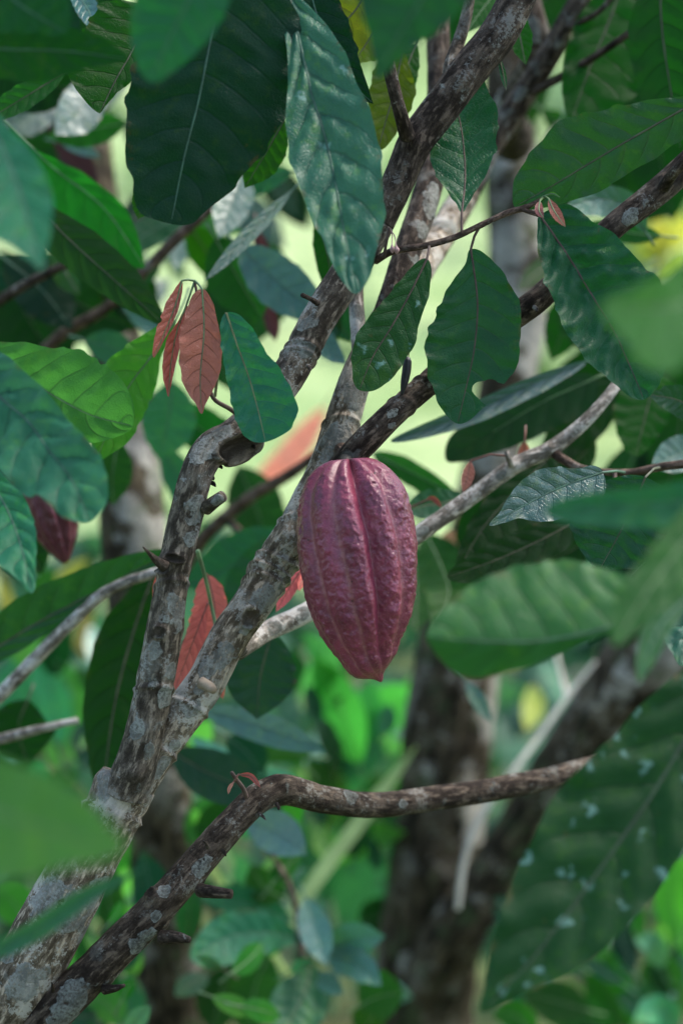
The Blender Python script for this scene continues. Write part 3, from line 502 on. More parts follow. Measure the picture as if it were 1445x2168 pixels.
leaf(tree, [(-110, 730), (0, 840), (60, 892), (105, 955), (150, 1012), (190, 1106)], (1.84, 1.68), [(0, 742), (60, 788), (120, 858), (170, 918), (212, 960), (234, 1040), (230, 1068), (208, 1096), (-60, 960), (0, 990), (30, 1030), (60, 1056), (100, 1064), (125, 1092), (160, 1106)], kind='mint', tint=(1.0, 1.2, 1.25), fold=(4, 12), bull=2.1, wave=.07, to=(-150, 690, 1.8))
leaf(tree, [(-70, 960), (0, 1050), (40, 1140), (68, 1256)], (1.88, 1.74), [(30, 1028), (62, 1070), (78, 1120), (76, 1185), (-70, 1080), (-40, 1180), (20, 1215), (50, 1235)], kind='mint', tint=(.8, 1.15, 1.3), fold=(8, 8), bull=1.7, to=(-150, 900, 1.85))
leaf(tree, [(-120, 720), (0, 775), (100, 830), (190, 878), (282, 902)], (2.07, 2.03), [(0, 722), (80, 733), (170, 740), (215, 765), (260, 800), (286, 850), (291, 885), (0, 860), (100, 930), (180, 940), (240, 925)], kind='lime', tint=(.62, .72, .85), fold=(6, 16), bull=1.4, curl=.15, to=(-170, 720, 2.05))
leaf(tree, [(372, 678), (320, 755), (272, 820), (235, 900), (204, 974)], (2.12, 2.1), [(335, 690), (270, 730), (225, 770), (200, 840), (195, 920), (338, 760), (330, 830), (300, 890), (270, 938), (235, 960)], kind='lime', tint=(.6, .8, .5), fold=(8, -8), to=(400, 610, 2.15))
# foreground, out of focus
leaf(tree, [(-200, 1640), (-60, 1700), (100, 1755), (268, 1800)], (1.16, 1.08), [(-60, 1590), (40, 1612), (120, 1650), (200, 1715), (240, 1760), (-80, 1900), (20, 1885), (120, 1850), (210, 1830)], kind='lime', tint=(.75, .72, 1.0), fold=(20, -14), bull=1.6, to=(-260, 1600, 1.2))
leaf(tree, [(-120, 2060), (60, 1975), (190, 1890), (310, 1838)], (1.5, 1.44), hw=(26, 18), kind='mint', fold=(30, 10), to=(-170, 2080, 1.5))
leaf(tree, [(1600, 600), (1500, 625), (1400, 650), (1270, 648)], (1.26, 1.16), [(1550, 500), (1450, 545), (1380, 590), (1320, 615), (1560, 760), (1450, 765), (1400, 792), (1345, 785), (1300, 700)], kind='lime', tint=(.55, .62, .8), fold=(8, 10), to=(1700, 580, 1.3))
leaf(tree, [(1640, 1040), (1500, 1058), (1330, 1070), (1152, 1082)], (1.46, 1.42), [(1500, 1010), (1350, 1032), (1220, 1045), (1500, 1115), (1350, 1118), (1220, 1112)], kind='mint', tint=(.75, .95, .95), fold=(14, 6), to=(1720, 1040, 1.5))
leaf(tree, [(1560, 1010), (1445, 1150), (1370, 1250), (1300, 1368)], (1.40, 1.33), [(1430, 1090), (1360, 1180), (1290, 1290), (1290, 1340), (1520, 1200), (1440, 1270), (1360, 1325), (1320, 1360)], kind='lime', tint=(.22, .42, .5), fold=(-8, 2), to=(1650, 940, 1.45))
leaf(tree, [(1470, 1250), (1400, 1320), (1365, 1400), (1350, 1450)], (1.5, 1.46), hw=(30, 26), kind='mint', tint=(.7, .9, .5), to=(1540, 1200, 1.5))
leaf(tree, [(1420, 1262), (1290, 1326), (1150, 1356), (1030, 1358), (902, 1348)], (1.58, 1.55), [(1330, 1215), (1280, 1190), (1200, 1175), (1080, 1200), (1000, 1240), (945, 1290), (908, 1330), (1270, 1345), (1200, 1375), (1100, 1420), (1000, 1442), (940, 1402), (915, 1365)], kind='mint', tint=(1.2, .92, .48), fold=(-22, -26), bull=1.0, to=(1500, 1230, 1.6))
leaf(tree, [(1600, 1330), (1445, 1572), (1380, 1682), (1200, 1935), (1100, 2060), (1018, 2142)], (1.66, 1.58), [(1500, 1385), (1445, 1418), (1370, 1480), (1300, 1560), (1210, 1642), (1150, 1722), (1080, 1862), (1040, 1992), (1024, 2100), (1560, 1600), (1445, 1792), (1400, 1872), (1330, 1962), (1200, 2062), (1090, 2110)], kind='spotted', tint=(.45, .66, .6), fold=(2, 4), bull=1.3, sm=plain('leaf_stalk_dark', (.025, .05, .022), .6), res=1.3, holes=[(1398, 1600, 6), (1368, 1612, 5), (1390, 1660, 5)], to=(1660, 1260, 1.7))
leaf(tree, [(1540, 1190), (1480, 1270), (1450, 1340), (1440, 1410)], (1.88, 1.82), [(1430, 1230), (1392, 1290), (1400, 1345), (1425, 1390), (1540, 1290), (1510, 1370)], kind='mintspot', fold=(8, 8), bull=2, to=(1600, 1130, 1.9))
leaf(tree, [(1275, 1000), (1190, 1030), (1110, 1070), (1035, 1112)], (1.98, 1.94), [(1250, 985), (1220, 994), (1170, 989), (1112, 1005), (1080, 1040), (1058, 1085), (1270, 1060), (1190, 1098), (1160, 1110), (1100, 1096), (1062, 1108)], kind='silver', fold=(10, 14), to=(1320, 1000, 2.11))
leaf(tree, [(1365, 1010), (1340, 1070), (1310, 1130), (1268, 1206)], (1.98, 1.985), [(1250, 1030), (1200, 1100), (1182, 1168), (1215, 1188), (1250, 1202), (1440, 1060), (1400, 1140), (1380, 1172), (1340, 1206), (1300, 1204)], kind='teal', tint=(.8, .8, .9), fold=(4, 8), bull=1.6, to=(1395, 990, 2.11))

# ------------------------------------------------------------------ the forked trunk behind on the right
r2 = P(850, 2600, 3.5); r2[2] = 0
tree2 = thing('cocoa_tree', 'dark mossy cocoa trunk forking in a V, blurred behind the bent lower branch', 'tree', r2)
tube('trunk', [(840, 3200, 3.5), (858, 2500, 3.45), (890, 2150, 3.4), (925, 1800, 3.36), (960, 1450, 3.36), (1010, 1150, 3.36), (1055, 900, 3.36), (1095, 650, 3.38), (1085, 400, 3.4), (1075, 150, 3.44), (1090, -150, 3.5)],
     [130, 125, 112, 98, 92, 66, 58, 62, 58, 52, 48], BK['far'], tree2, 28, 260, .10, freq=.5,
     patches=[(1040, 1500, 40), (1010, 1760, 44), (1030, 1840, 28), (880, 2040, 22), (985, 1640, 18), (1110, 520, 70), (1120, 620, 60), (1070, 400, 50), (1130, 720, 50), (1100, 300, 40), (1060, 950, 45), (1000, 1460, 20), (940, 1900, 14)], knots=[(900, 1850, 60, 14)], seed=21)
tube('trunk', [(905, 2140, 3.36), (960, 1985, 3.3), (1040, 1860, 3.28), (1150, 1690, 3.25), (1270, 1530, 3.22), (1390, 1370, 3.2), (1520, 1150, 3.2), (1600, 900, 3.2)],
     [80, 66, 58, 62, 80, 100, 95, 80], BK['far'], tree2, 24, 200, .10, freq=.5, patches=[(1390, 1370, 40), (1120, 1740, 16), (1330, 1420, 26)], seed=22)
tube('branch', [(1085, 300, 2.75), (1075, 240, 2.6), (1110, 180, 2.5), (1140, 120, 2.42), (1120, 40, 2.4), (1100, -60, 2.4)], [44, 38, 36, 36, 34, 30], BK['dark'], tree2, 18, 90, .1, patches=[(1125, 60, 20), (1065, 220, 26)])
tube('twig', [(1130, 195, 2.37), (1200, 155, 2.33), (1270, 112, 2.3), (1340, 64, 2.28)], [9, 9, 8, 8], BK['dark'], tree, 10, 60, .05)
tube('twig', [(1180, 68, 2.36), (1220, 50, 2.33), (1262, 28, 2.31), (1300, -10, 2.3)], [9, 7, 6, 6], BK['dark'], tree, 10, 40, .05)
# its leaves
leaf(tree2, [(1330, -80), (1290, 40), (1245, 150), (1208, 258)], (2.34, 2.3), [(1250, 0), (1205, 60), (1188, 160), (1194, 230), (1440, 60), (1400, 160), (1330, 220), (1260, 252)], kind='olive', tint=(.45, .7, .6), fold=(0, 6), to=(1340, -120, 2.3))
leaf(tree2, [(1395, -80), (1400, 60), (1420, 200), (1440, 320)], (2.22, 2.2), hw=(75, 75), kind='olive', tint=(.4, .5, .7), fold=(4, 8))
leaf(tree2, [(1085, 15), (1098, 70), (1112, 138)], (2.12, 2.1), hw=(24, 26), kind='olive', tint=(.6, .75, .6), to=(1060, -40, 2.1))
leaf(tree2, [(1060, -30), (1020, 20), (985, 70)], (2.2, 2.18), hw=(26, 26), kind='bright', tint=(.7, .6, 1))
leaf(tree2, [(1056, 122), (1064, 155), (1071, 192)], (2.04, 2.03), hw=(7, 6), kind='teal', to=(1030, 60, 2.04))
leaf(tree2, [(1225, -20), (1170, 80), (1105, 184)], (2.75, 2.7), hw=(22, 20), kind='lime', tint=(1, 1, 1.6), fold=(0, 0))
leaf(tree2, [(1365, 490), (1330, 440), (1270, 420), (1196, 440)], (2.3, 2.24), [(1335, 405), (1290, 392), (1240, 405), (1330, 465), (1270, 462), (1230, 456)], kind='silver', fold=(10, 10))
leaf(tree2, [(1400, 500), (1320, 490), (1240, 470)], (2.4, 2.38), hw=(24, 24), kind='bright', tint=(.6, .5, 1))
leaf(tree2, [(1240, 765), (1120, 815), (1000, 872), (826, 934)], (2.26, 2.2), [(1130, 795), (1000, 850), (900, 895), (1130, 840), (1000, 900), (900, 928)], kind='silver', fold=(38, 20), tint=(.9, .9, 1.1))
leaf(tree2, [(1260, 800), (1150, 850), (1050, 910), (944, 975)], (2.34, 2.32), [(1150, 800), (1040, 860), (955, 915), (942, 950), (1250, 870), (1180, 905), (1100, 942), (1000, 972)], kind='bright', tint=(.55, .30, 1.2), fold=(6, 6), holes=[(1022, 935, 9)])
leaf(tree2, [(1330, 770), (1260, 860), (1200, 930), (1130, 985)], (2.42, 2.4), hw=(60, 50), kind='olive', tint=(.4, .42, .8))
leaf(tree2, [(1260, 930), (1210, 990), (1180, 1040), (1150, 1090)], (2.42, 2.4), hw=(38, 40), kind='olive', tint=(.35, .42, .8))
leaf(tree2, [(1390, 790), (1370, 860), (1345, 966)], (2.36, 2.33), [(1310, 830), (1294, 865), (1302, 910), (1320, 950), (1440, 840), (1410, 900), (1380, 940)], kind='olive', tint=(.5, .75, .6), fold=(4, 8))
leaf(tree2, [(1500, 900), (1440, 850), (1370, 835)], (2.14, 2.1), hw=(34, 34), kind='teal', tint=(.8, .8, .8))
leaf(tree2, [(1500, 950), (1440, 960), (1375, 990)], (2.3, 2.26), hw=(40, 40), kind='silver', tint=(.7, .9, .9))
leaf(tree2, [(1170, 960), (1090, 1040), (1020, 1120), (966, 1214)], (2.26, 2.22), [(1120, 960), (1050, 1020), (990, 1110), (968, 1170), (1180, 1060), (1120, 1140), (1040, 1190)], kind='olive', tint=(.35, .42, .8), fold=(4, 4))
leaf(tree2, [(1240, 1090), (1150, 1140), (1050, 1185), (946, 1222)], (2.2, 2.16), [(1150, 1100), (1050, 1140), (985, 1180), (1190, 1172), (1100, 1205), (1000, 1236)], kind='olive', tint=(.5, .42, .8), fold=(4, 4))
leaf(tree2, [(790, 960), (850, 990), (910, 1020), (975, 1058)], (2.5, 2.46), [(800, 955), (860, 965), (930, 1010), (830, 1010), (900, 1050)], kind='bright', tint=(.8, .62, 1))
leaf(tree2, [(985, 1050), (940, 1065), (900, 1070), (850, 1085)], (2.3, 2.26), hw=(34, 34), kind='teal')
leaf(tree2, [(900, 1130), (930, 1190), (950, 1260), (915, 1335)], (2.6, 2.5), hw=(60, 60), kind='bright', tint=(.9, .62, 1))
leaf(tree2, [(870, 1150), (880, 1250), (880, 1340)], (2.8, 2.7), hw=(60, 60), kind='bright', tint=(.8, .5, 1))
leaf(tree2, [(985, 1440), (1010, 1480), (1040, 1530)], (2.6, 2.55), hw=(16, 16), kind='silver')
leaf(tree2, [(1180, 640), (1240, 690), (1310, 720)], (2.5, 2.5), hw=(50, 50), kind='bright', tint=(.6, .4, 1))
leaf(tree2, [(995, 976), (990, 1005), (979, 1042)], (2.13, 2.12), hw=(13, 14), kind='coral', tint=(.7, .9, 1), to=(1075, 965, 2.13), label='small pink shoot leaf above the pale branch')
leaf(tree2, [(1110, 935), (1108, 960), (1095, 985)], (2.2, 2.2), hw=(12, 12), kind='coral', tint=(.6, 1, .7), label='small pink shoot leaf above the pale branch')
leaf(tree2, [(960, 1120), (950, 1150), (965, 1200)], (2.6, 2.6), hw=(22, 20), kind='coral', tint=(.8, 1.6, 1.4), label='blurred peach coloured leaf behind the pod')
leaf(tree2, [(900, 1060), (915, 1055), (935, 1075)], (2.2, 2.2), hw=(5, 5), kind='red', label='small red shoot leaf right of the pod')
# fill of dark crown leaves behind, upper right and right
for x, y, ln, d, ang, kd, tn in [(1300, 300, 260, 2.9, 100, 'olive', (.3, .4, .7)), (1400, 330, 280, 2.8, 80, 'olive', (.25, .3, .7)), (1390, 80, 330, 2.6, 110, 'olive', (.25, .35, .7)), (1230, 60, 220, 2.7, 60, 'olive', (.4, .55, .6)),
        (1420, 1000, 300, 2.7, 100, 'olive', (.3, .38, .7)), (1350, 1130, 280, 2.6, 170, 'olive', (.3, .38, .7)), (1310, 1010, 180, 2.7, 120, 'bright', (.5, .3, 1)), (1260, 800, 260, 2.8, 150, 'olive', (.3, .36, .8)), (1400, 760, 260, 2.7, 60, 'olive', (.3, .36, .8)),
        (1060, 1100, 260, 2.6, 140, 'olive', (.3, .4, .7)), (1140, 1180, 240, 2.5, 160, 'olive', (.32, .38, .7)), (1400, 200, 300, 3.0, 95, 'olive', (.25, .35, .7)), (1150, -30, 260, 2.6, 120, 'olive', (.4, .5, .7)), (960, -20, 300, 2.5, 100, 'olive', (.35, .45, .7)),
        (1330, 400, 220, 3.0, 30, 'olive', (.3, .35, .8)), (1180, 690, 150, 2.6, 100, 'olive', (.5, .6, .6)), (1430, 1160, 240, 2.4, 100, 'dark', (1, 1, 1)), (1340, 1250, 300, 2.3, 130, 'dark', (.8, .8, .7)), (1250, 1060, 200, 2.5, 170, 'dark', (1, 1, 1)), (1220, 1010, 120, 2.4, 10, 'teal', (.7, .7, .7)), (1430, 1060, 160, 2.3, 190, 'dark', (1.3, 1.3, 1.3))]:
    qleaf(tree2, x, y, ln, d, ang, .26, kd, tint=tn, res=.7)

# ------------------------------------------------------------------ the tree behind on the left
r3 = P(372, 2600, 3.1); r3[2] = 0
tree3 = thing('cocoa_tree', 'slim grey brown cocoa trunk blurred at the lower left behind the main limbs', 'tree', r3)
tube('trunk', [(380, 3400, 3.1), (372, 2600, 3.05), (362, 2168, 3.0), (350, 1850, 2.95), (330, 1600, 2.9), (300, 1300, 2.9), (278, 1080, 2.9), (262, 880, 2.95), (230, 600, 3.0), (190, 300, 3.1), (170, 0, 3.2)],
     [92, 84, 77, 72, 68, 68, 70, 66, 50, 44, 40], BK['far'], tree3, 28, 240, .08, freq=.5, patches=[(310, 1060, 60), (300, 1130, 50), (280, 990, 50), (325, 1000, 40)], seed=31)
tube('branch', [(385, 1210, 2.75), (430, 1140, 2.7), (520, 1060, 2.66), (620, 1000, 2.62), (680, 955, 2.6), (760, 880, 2.6)], [16, 15, 13, 12, 10, 9], BK['brown'], tree3, 14, 80, .06)
tube('twig', [(480, 1095, 2.68), (520, 1140, 2.66), (560, 1170, 2.66)], [8, 7, 6], BK['brown'], tree3, 10, 24, .05)
tube('branch', [(60, 780, 2.6), (130, 710, 2.56), (225, 652, 2.52), (300, 580, 2.5), (390, 490, 2.48), (470, 420, 2.48), (560, 340, 2.5)], [13, 13, 12, 12, 12, 10, 8], BK['brown'], tree3, 14, 100, .06)
tube('branch', [(-40, 660, 2.5), (60, 600, 2.45), (140, 560, 2.42)], [12, 11, 9], BK['dark'], tree3, 12, 50, .06)
tube('branch', [(-80, 1540, 2.32), (0, 1472, 2.3), (80, 1390, 2.28), (160, 1310, 2.26), (230, 1250, 2.24), (330, 1212, 2.22), (400, 1200, 2.22)], [15, 15, 15, 13, 12, 11, 10], BK['grey'], tree3, 16, 110, .06)
tube('branch', [(-60, 1580, 2.4), (20, 1560, 2.38), (90, 1542, 2.36), (165, 1525, 2.36)], [12, 11, 9, 7], BK['grey'], tree3, 12, 50, .06)
leaf(tree3, [(20, 270), (120, 360), (220, 440), (306, 566)], (2.36, 2.3), [(75, 318), (130, 343), (180, 365), (215, 398), (258, 425), (290, 490), (302, 545), (60, 400), (120, 455), (200, 500), (270, 556)], kind='bright', tint=(.6, .95, .8), fold=(0, 4))
leaf(tree3, [(60, 420), (150, 510), (250, 600), (352, 690)], (2.2, 2.2), [(115, 440), (200, 488), (270, 548), (312, 600), (345, 665), (70, 500), (100, 530), (170, 592), (240, 640), (320, 680)], kind='olive', tint=(.75, .42, 1.6), fold=(-4, -4), wave=.03)
leaf(tree3, [(-80, 1420), (60, 1330), (200, 1255), (362, 1168)], (2.3, 2.24), [(0, 1295), (80, 1240), (180, 1200), (280, 1172), (0, 1402), (60, 1372), (150, 1300), (280, 1232)], kind='teal', tint=(1.2, 1.0, .8), fold=(6, 14), bull=1.3)
leaf(tree3, [(330, 1200), (285, 1330), (245, 1480), (215, 1690)], (2.32, 2.3), [(268, 1262), (215, 1312), (190, 1400), (174, 1480), (180, 1565), (195, 1640), (370, 1320), (360, 1450), (330, 1580), (270, 1650)], kind='olive', tint=(.42, .48, .8), fold=(-5, 0), wave=.03)
leaf(tree3, [(230, 1560), (270, 1650), (240, 1740)], (2.4, 2.4), hw=(50, 60), kind='olive', tint=(.3, .4, .8))
leaf(tree3, [(60, 1480), (40, 1540), (60, 1620)], (2.5, 2.5), hw=(60, 80), kind='olive', tint=(.3, .4, .7))
leaf(tree3, [(440, 1218), (455, 1290), (450, 1400)], (2.14, 2.12), [(414, 1250), (400, 1310), (405, 1370), (470, 1240), (484, 1290), (482, 1350)], kind='coral', tint=(1, 1, 1.1), to=(436, 1215, 2.09), stalk=4, fold=(0, 5), label='coral red young leaf behind the main fork')
leaf(tree3, [(440, 1277), (412, 1350), (370, 1460)], (2.12, 2.1), [(405, 1310), (380, 1380), (370, 1430), (438, 1310), (432, 1370), (400, 1430)], kind='coral', tint=(.75, .9, .95), to=(448, 1280, 2.1), stalk=4, fold=(5, 5), label='coral red young leaf behind the main fork')
leaf(tree3, [(345, 1205), (336, 1240), (335, 1290)], (2.14, 2.14), hw=(12, 10), kind='coral', label='coral red young leaf behind the main fork')
leaf(tree3, [(330, 1370), (312, 1395), (306, 1425)], (2.14, 2.14), hw=(10, 8), kind='coral', label='coral red young leaf behind the main fork')
leaf(tree3, [(450, 1400), (462, 1440), (472, 1480)], (2.14, 2.14), hw=(14, 12), kind='coral', label='coral red young leaf behind the main fork')
leaf(tree3, [(650, 1190), (615, 1240), (584, 1296)], (2.12, 2.1), hw=(17, 17), kind='coral', tint=(.9, 1.0, 1.4), fold=(10, 10), label='coral red young leaf between limb and pod')
leaf(tree3, [(655, 1205), (640, 1230), (632, 1252)], (2.12, 2.1), hw=(9, 9), kind='coral', label='coral red young leaf between limb and pod')
leaf(tree3, [(690, 860), (650, 920), (600, 980), (520, 1040)], (4.0, 3.9), hw=(30, 28), kind='coral', tint=(1.2, 2.0, 1.5), fold=(0, 0), label='large blurred coral leaf behind the pod branch')
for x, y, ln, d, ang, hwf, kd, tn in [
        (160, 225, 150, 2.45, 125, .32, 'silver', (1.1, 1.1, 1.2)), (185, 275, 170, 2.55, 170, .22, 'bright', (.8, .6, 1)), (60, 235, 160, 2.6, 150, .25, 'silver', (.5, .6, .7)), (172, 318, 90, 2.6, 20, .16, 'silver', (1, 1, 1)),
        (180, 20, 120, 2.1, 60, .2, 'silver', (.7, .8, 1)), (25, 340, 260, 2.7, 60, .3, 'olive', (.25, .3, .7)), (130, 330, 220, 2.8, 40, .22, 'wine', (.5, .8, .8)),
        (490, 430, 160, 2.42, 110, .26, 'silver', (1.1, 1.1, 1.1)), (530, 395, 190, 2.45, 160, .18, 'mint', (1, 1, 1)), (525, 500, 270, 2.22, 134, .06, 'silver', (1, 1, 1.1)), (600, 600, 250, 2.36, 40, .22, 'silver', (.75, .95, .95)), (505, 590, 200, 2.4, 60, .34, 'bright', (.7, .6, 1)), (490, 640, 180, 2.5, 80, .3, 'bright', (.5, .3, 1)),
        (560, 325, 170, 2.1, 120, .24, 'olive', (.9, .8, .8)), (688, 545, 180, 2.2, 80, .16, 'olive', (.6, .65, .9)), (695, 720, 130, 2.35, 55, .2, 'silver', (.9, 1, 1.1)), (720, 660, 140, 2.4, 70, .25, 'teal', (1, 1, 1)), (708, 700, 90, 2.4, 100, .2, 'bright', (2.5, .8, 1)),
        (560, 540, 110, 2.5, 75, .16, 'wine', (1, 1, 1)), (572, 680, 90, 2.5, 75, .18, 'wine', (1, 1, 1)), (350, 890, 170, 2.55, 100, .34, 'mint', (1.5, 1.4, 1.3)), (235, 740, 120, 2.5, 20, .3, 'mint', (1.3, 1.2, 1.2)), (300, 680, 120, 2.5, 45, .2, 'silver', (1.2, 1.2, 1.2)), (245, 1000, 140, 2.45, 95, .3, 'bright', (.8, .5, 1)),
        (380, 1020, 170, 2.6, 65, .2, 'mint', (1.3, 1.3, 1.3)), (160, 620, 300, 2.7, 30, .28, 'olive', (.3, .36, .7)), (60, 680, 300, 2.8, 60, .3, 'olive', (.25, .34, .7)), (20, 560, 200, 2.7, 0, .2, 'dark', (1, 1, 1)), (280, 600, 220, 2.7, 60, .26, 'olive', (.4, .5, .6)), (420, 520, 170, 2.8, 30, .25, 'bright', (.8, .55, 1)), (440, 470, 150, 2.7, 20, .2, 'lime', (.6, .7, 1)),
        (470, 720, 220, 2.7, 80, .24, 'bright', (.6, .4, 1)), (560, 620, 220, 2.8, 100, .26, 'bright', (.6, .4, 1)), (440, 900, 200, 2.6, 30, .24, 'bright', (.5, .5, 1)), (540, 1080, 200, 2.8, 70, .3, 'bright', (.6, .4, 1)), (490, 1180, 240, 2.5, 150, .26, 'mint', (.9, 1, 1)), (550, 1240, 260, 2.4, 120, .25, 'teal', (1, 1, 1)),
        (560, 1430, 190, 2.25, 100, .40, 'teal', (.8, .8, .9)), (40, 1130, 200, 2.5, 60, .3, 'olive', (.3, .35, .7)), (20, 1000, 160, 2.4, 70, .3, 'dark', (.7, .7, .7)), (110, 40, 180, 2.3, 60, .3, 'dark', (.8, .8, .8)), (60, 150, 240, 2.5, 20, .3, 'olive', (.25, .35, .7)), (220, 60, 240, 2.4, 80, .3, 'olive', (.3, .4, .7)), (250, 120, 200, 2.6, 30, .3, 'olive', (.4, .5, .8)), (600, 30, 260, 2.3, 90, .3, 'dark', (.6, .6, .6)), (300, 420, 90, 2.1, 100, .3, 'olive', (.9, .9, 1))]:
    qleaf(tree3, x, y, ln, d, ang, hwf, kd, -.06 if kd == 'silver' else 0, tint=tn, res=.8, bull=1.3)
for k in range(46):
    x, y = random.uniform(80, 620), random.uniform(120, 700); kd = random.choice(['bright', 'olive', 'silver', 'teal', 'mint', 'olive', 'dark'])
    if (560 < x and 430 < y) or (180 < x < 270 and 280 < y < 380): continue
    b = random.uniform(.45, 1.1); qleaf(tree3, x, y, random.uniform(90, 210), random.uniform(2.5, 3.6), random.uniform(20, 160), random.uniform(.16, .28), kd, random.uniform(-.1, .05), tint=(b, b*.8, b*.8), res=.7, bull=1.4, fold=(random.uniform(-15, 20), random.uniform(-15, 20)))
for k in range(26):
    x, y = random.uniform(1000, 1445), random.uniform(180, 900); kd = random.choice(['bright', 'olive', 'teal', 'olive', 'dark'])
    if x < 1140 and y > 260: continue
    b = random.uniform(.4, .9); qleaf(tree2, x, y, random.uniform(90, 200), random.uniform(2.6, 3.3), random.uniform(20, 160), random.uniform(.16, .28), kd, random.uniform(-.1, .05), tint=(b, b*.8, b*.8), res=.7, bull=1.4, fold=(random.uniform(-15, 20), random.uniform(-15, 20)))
# yellowing leaves of the main tree high in the middle
leaf(tree, [(800, -60), (745, 30), (700, 55), (620, -10)], (2.05, 2.04), [(700, -60), (650, -40), (770, 90), (735, 130), (690, 110), (650, 40)], kind='autumn', to=(830, -90, 2.0))
leaf(tree, [(830, 10), (790, 70), (745, 138)], (2.08, 2.06), hw=(60, 50), kind='autumn', tint=(.9, 1, 1), to=(850, -40, 2.0))
leaf(tree, [(850, 110), (835, 190), (815, 260), (800, 318)], (2.1, 2.08), [(790, 150), (776, 210), (782, 270), (792, 305), (868, 150), (880, 200), (862, 250), (835, 290)], kind='autumn', tint=(.55, .8, .8), to=(850, 60, 2.05))
leaf(tree, [(880, 90), (860, 150), (850, 235)], (2.14, 2.12), hw=(34, 26), kind='olive', tint=(.8, .7, .8))
leaf(tree, [(640, -80), (680, 60), (720, 150), (790, 220)], (2.0, 1.98), hw=(60, 60), kind='dark', tint=(.5, .7, .5))

# ------------------------------------------------------------------ pods
def pod(name, label, axis, hwp, d, mat, furrows, twist, ns=320, nth=420, bump=1.0, stalk=None):
    ax = np.asarray(axis, float); top = P(ax[0][0], ax[0][1], d)
    o = thing(name, label, 'cocoa pod', top)
    c2 = catmull(ax, ns); s = np.linspace(0, 1, ns)
    Lc = np.concatenate([[0], np.cumsum(np.hypot(*np.diff(c2, axis=0).T))]); sn = Lc/Lc[-1]
    e = np.asarray(hwp, float)
    def fx(v): return np.sqrt(np.clip(v, 0, 1))
    ys = c2[:, 1]; hwv = np.interp(ys, e[:, 0], e[:, 1])
    k = np.ones(9)/9; pad = np.pad(hwv, 4, mode='edge'); hs = np.convolve(pad, k, 'valid'); w = np.clip(np.minimum(sn, 1-sn)*18, 0, 1); hwv = hs*w+hwv*(1-w)
    C = np.stack([P(a, b, d) for a, b in c2]); T = unit(np.gradient(C, axis=0)); A = unit(R[None]-T*(T@R)[:, None]); B = np.cross(A, T); B = np.where(((B@F) > 0)[:, None], -B, B)
    th = np.linspace(-np.pi, np.pi, nth, endpoint=False)
    tw = np.degrees(th)[None, :] - (twist*(sn-.5))[:, None]
    dep = np.zeros((ns, nth)); line = np.zeros((ns, nth)); near = np.zeros((ns, nth))
    for a, dp, sg, ln in furrows:
        dl = (tw-a+180) % 360-180
        dl = dl + 2.2*fbm(np.stack([sn[:, None]*9+a+0*dl, 0*dl+a, 0*dl], -1), 2, 2); dd_ = np.where(dl < 0, dl/.75, dl/1.25)
        dep += dp*np.exp(-np.abs(dd_/sg)**1.5); line = np.maximum(line, ln*np.exp(-((dl-1)/2.6)**2)); near = np.maximum(near, np.exp(-(dl/9)**2))
    ends = np.clip(sn*14, .35, 1)*np.clip((1-sn)*7, .15, 1)
    rr = hwv[:, None]*sc(d)*(1-dep*(1.0+1.7*np.exp(-(sn/.085)**2))[:, None]*np.clip((1-sn)*9, .3, 1)[:, None])
    D = A[:, None, :]*np.sin(th)[None, :, None]+B[:, None, :]*np.cos(th)[None, :, None]
    v = C[:, None, :]+D*rr[..., None]
    q = np.stack([th[None, :]*3.2+0*sn[:, None], 0*th[None, :]+sn[:, None]*8, 0*rr], -1)
    n1 = fbm(v*95, 3, 3); n2 = fbm(v*np.array([320, 320, 250]), 7, 3); n3 = 1-np.abs(fbm(v*np.array([120, 120, 95]), 13, 3))*2
    off = (n1*.0014+n2*.0014+n3*.0010)*bump*(1-.7*near)*ends[:, None]
    v = (v+D*off[..., None]).reshape(-1, 3)
    v = np.vstack([v, C[0]+T[0]*.001, C[-1]+T[-1]*.002]); ex = []
    for j in range(nth): j2 = (j+1) % nth; ex += [[ns*nth, j2, j], [ns*nth+1, (ns-1)*nth+j, (ns-1)*nth+j2]]
    h = make('husk', v, grid_faces(ns, nth, True), mat, o, None, dict(furrow=np.append(line.ravel(), [0, 0]), ridge=np.append((1-near).ravel(), [0, 0])), ex)
    if stalk: tube('stalk', stalk, [14, 13, 15], BK['brown'], o, 14, 20, .1)
    return o
FUR = [(17, .23, 10, .15), (-15, .10, 9, .6), (-48, .10, 9, .75), (50, .11, 10, .35), (85, .06, 8, .3), (-84, .05, 8, .3), (125, .06, 8, .2), (160, .1, 9, .2), (-120, .06, 8, .2), (-155, .06, 8, .2)]
pod('cocoa_pod', 'large ripe maroon cocoa pod with deep furrows hanging in sharp focus from the lichened limb',
    [(738, 972), (743, 1030), (750, 1100), (762, 1220), (773, 1345), (786, 1402), (805, 1440)],
    [(970, 26), (973, 44), (978, 58), (985, 70), (998, 85), (1012, 96), (1030, 106), (1055, 115), (1080, 121), (1110, 125), (1150, 127), (1200, 125), (1250, 119), (1300, 107), (1345, 87), (1380, 65), (1402, 56), (1413, 47), (1421, 36), (1427, 20), (1433, 11), (1440, 6)],
    1.95, M_POD, FUR, 26, stalk=[(735, 990, 1.965), (732, 972, 1.985), (722, 950, 2.0)])
pod('cocoa_pod', 'out of focus dark wine cocoa pod tip showing below a mint green leaf at left',
    [(82, 920), (95, 1000), (112, 1090), (128, 1150), (138, 1190)], [(918, 20), (940, 45), (980, 62), (1040, 68), (1100, 58), (1140, 40), (1170, 24), (1190, 8)], 2.32, M_POD2, FUR, 20, 80, 140, 1.0, stalk=[(82, 925, 2.32), (78, 890, 2.33), (60, 850, 2.35)])

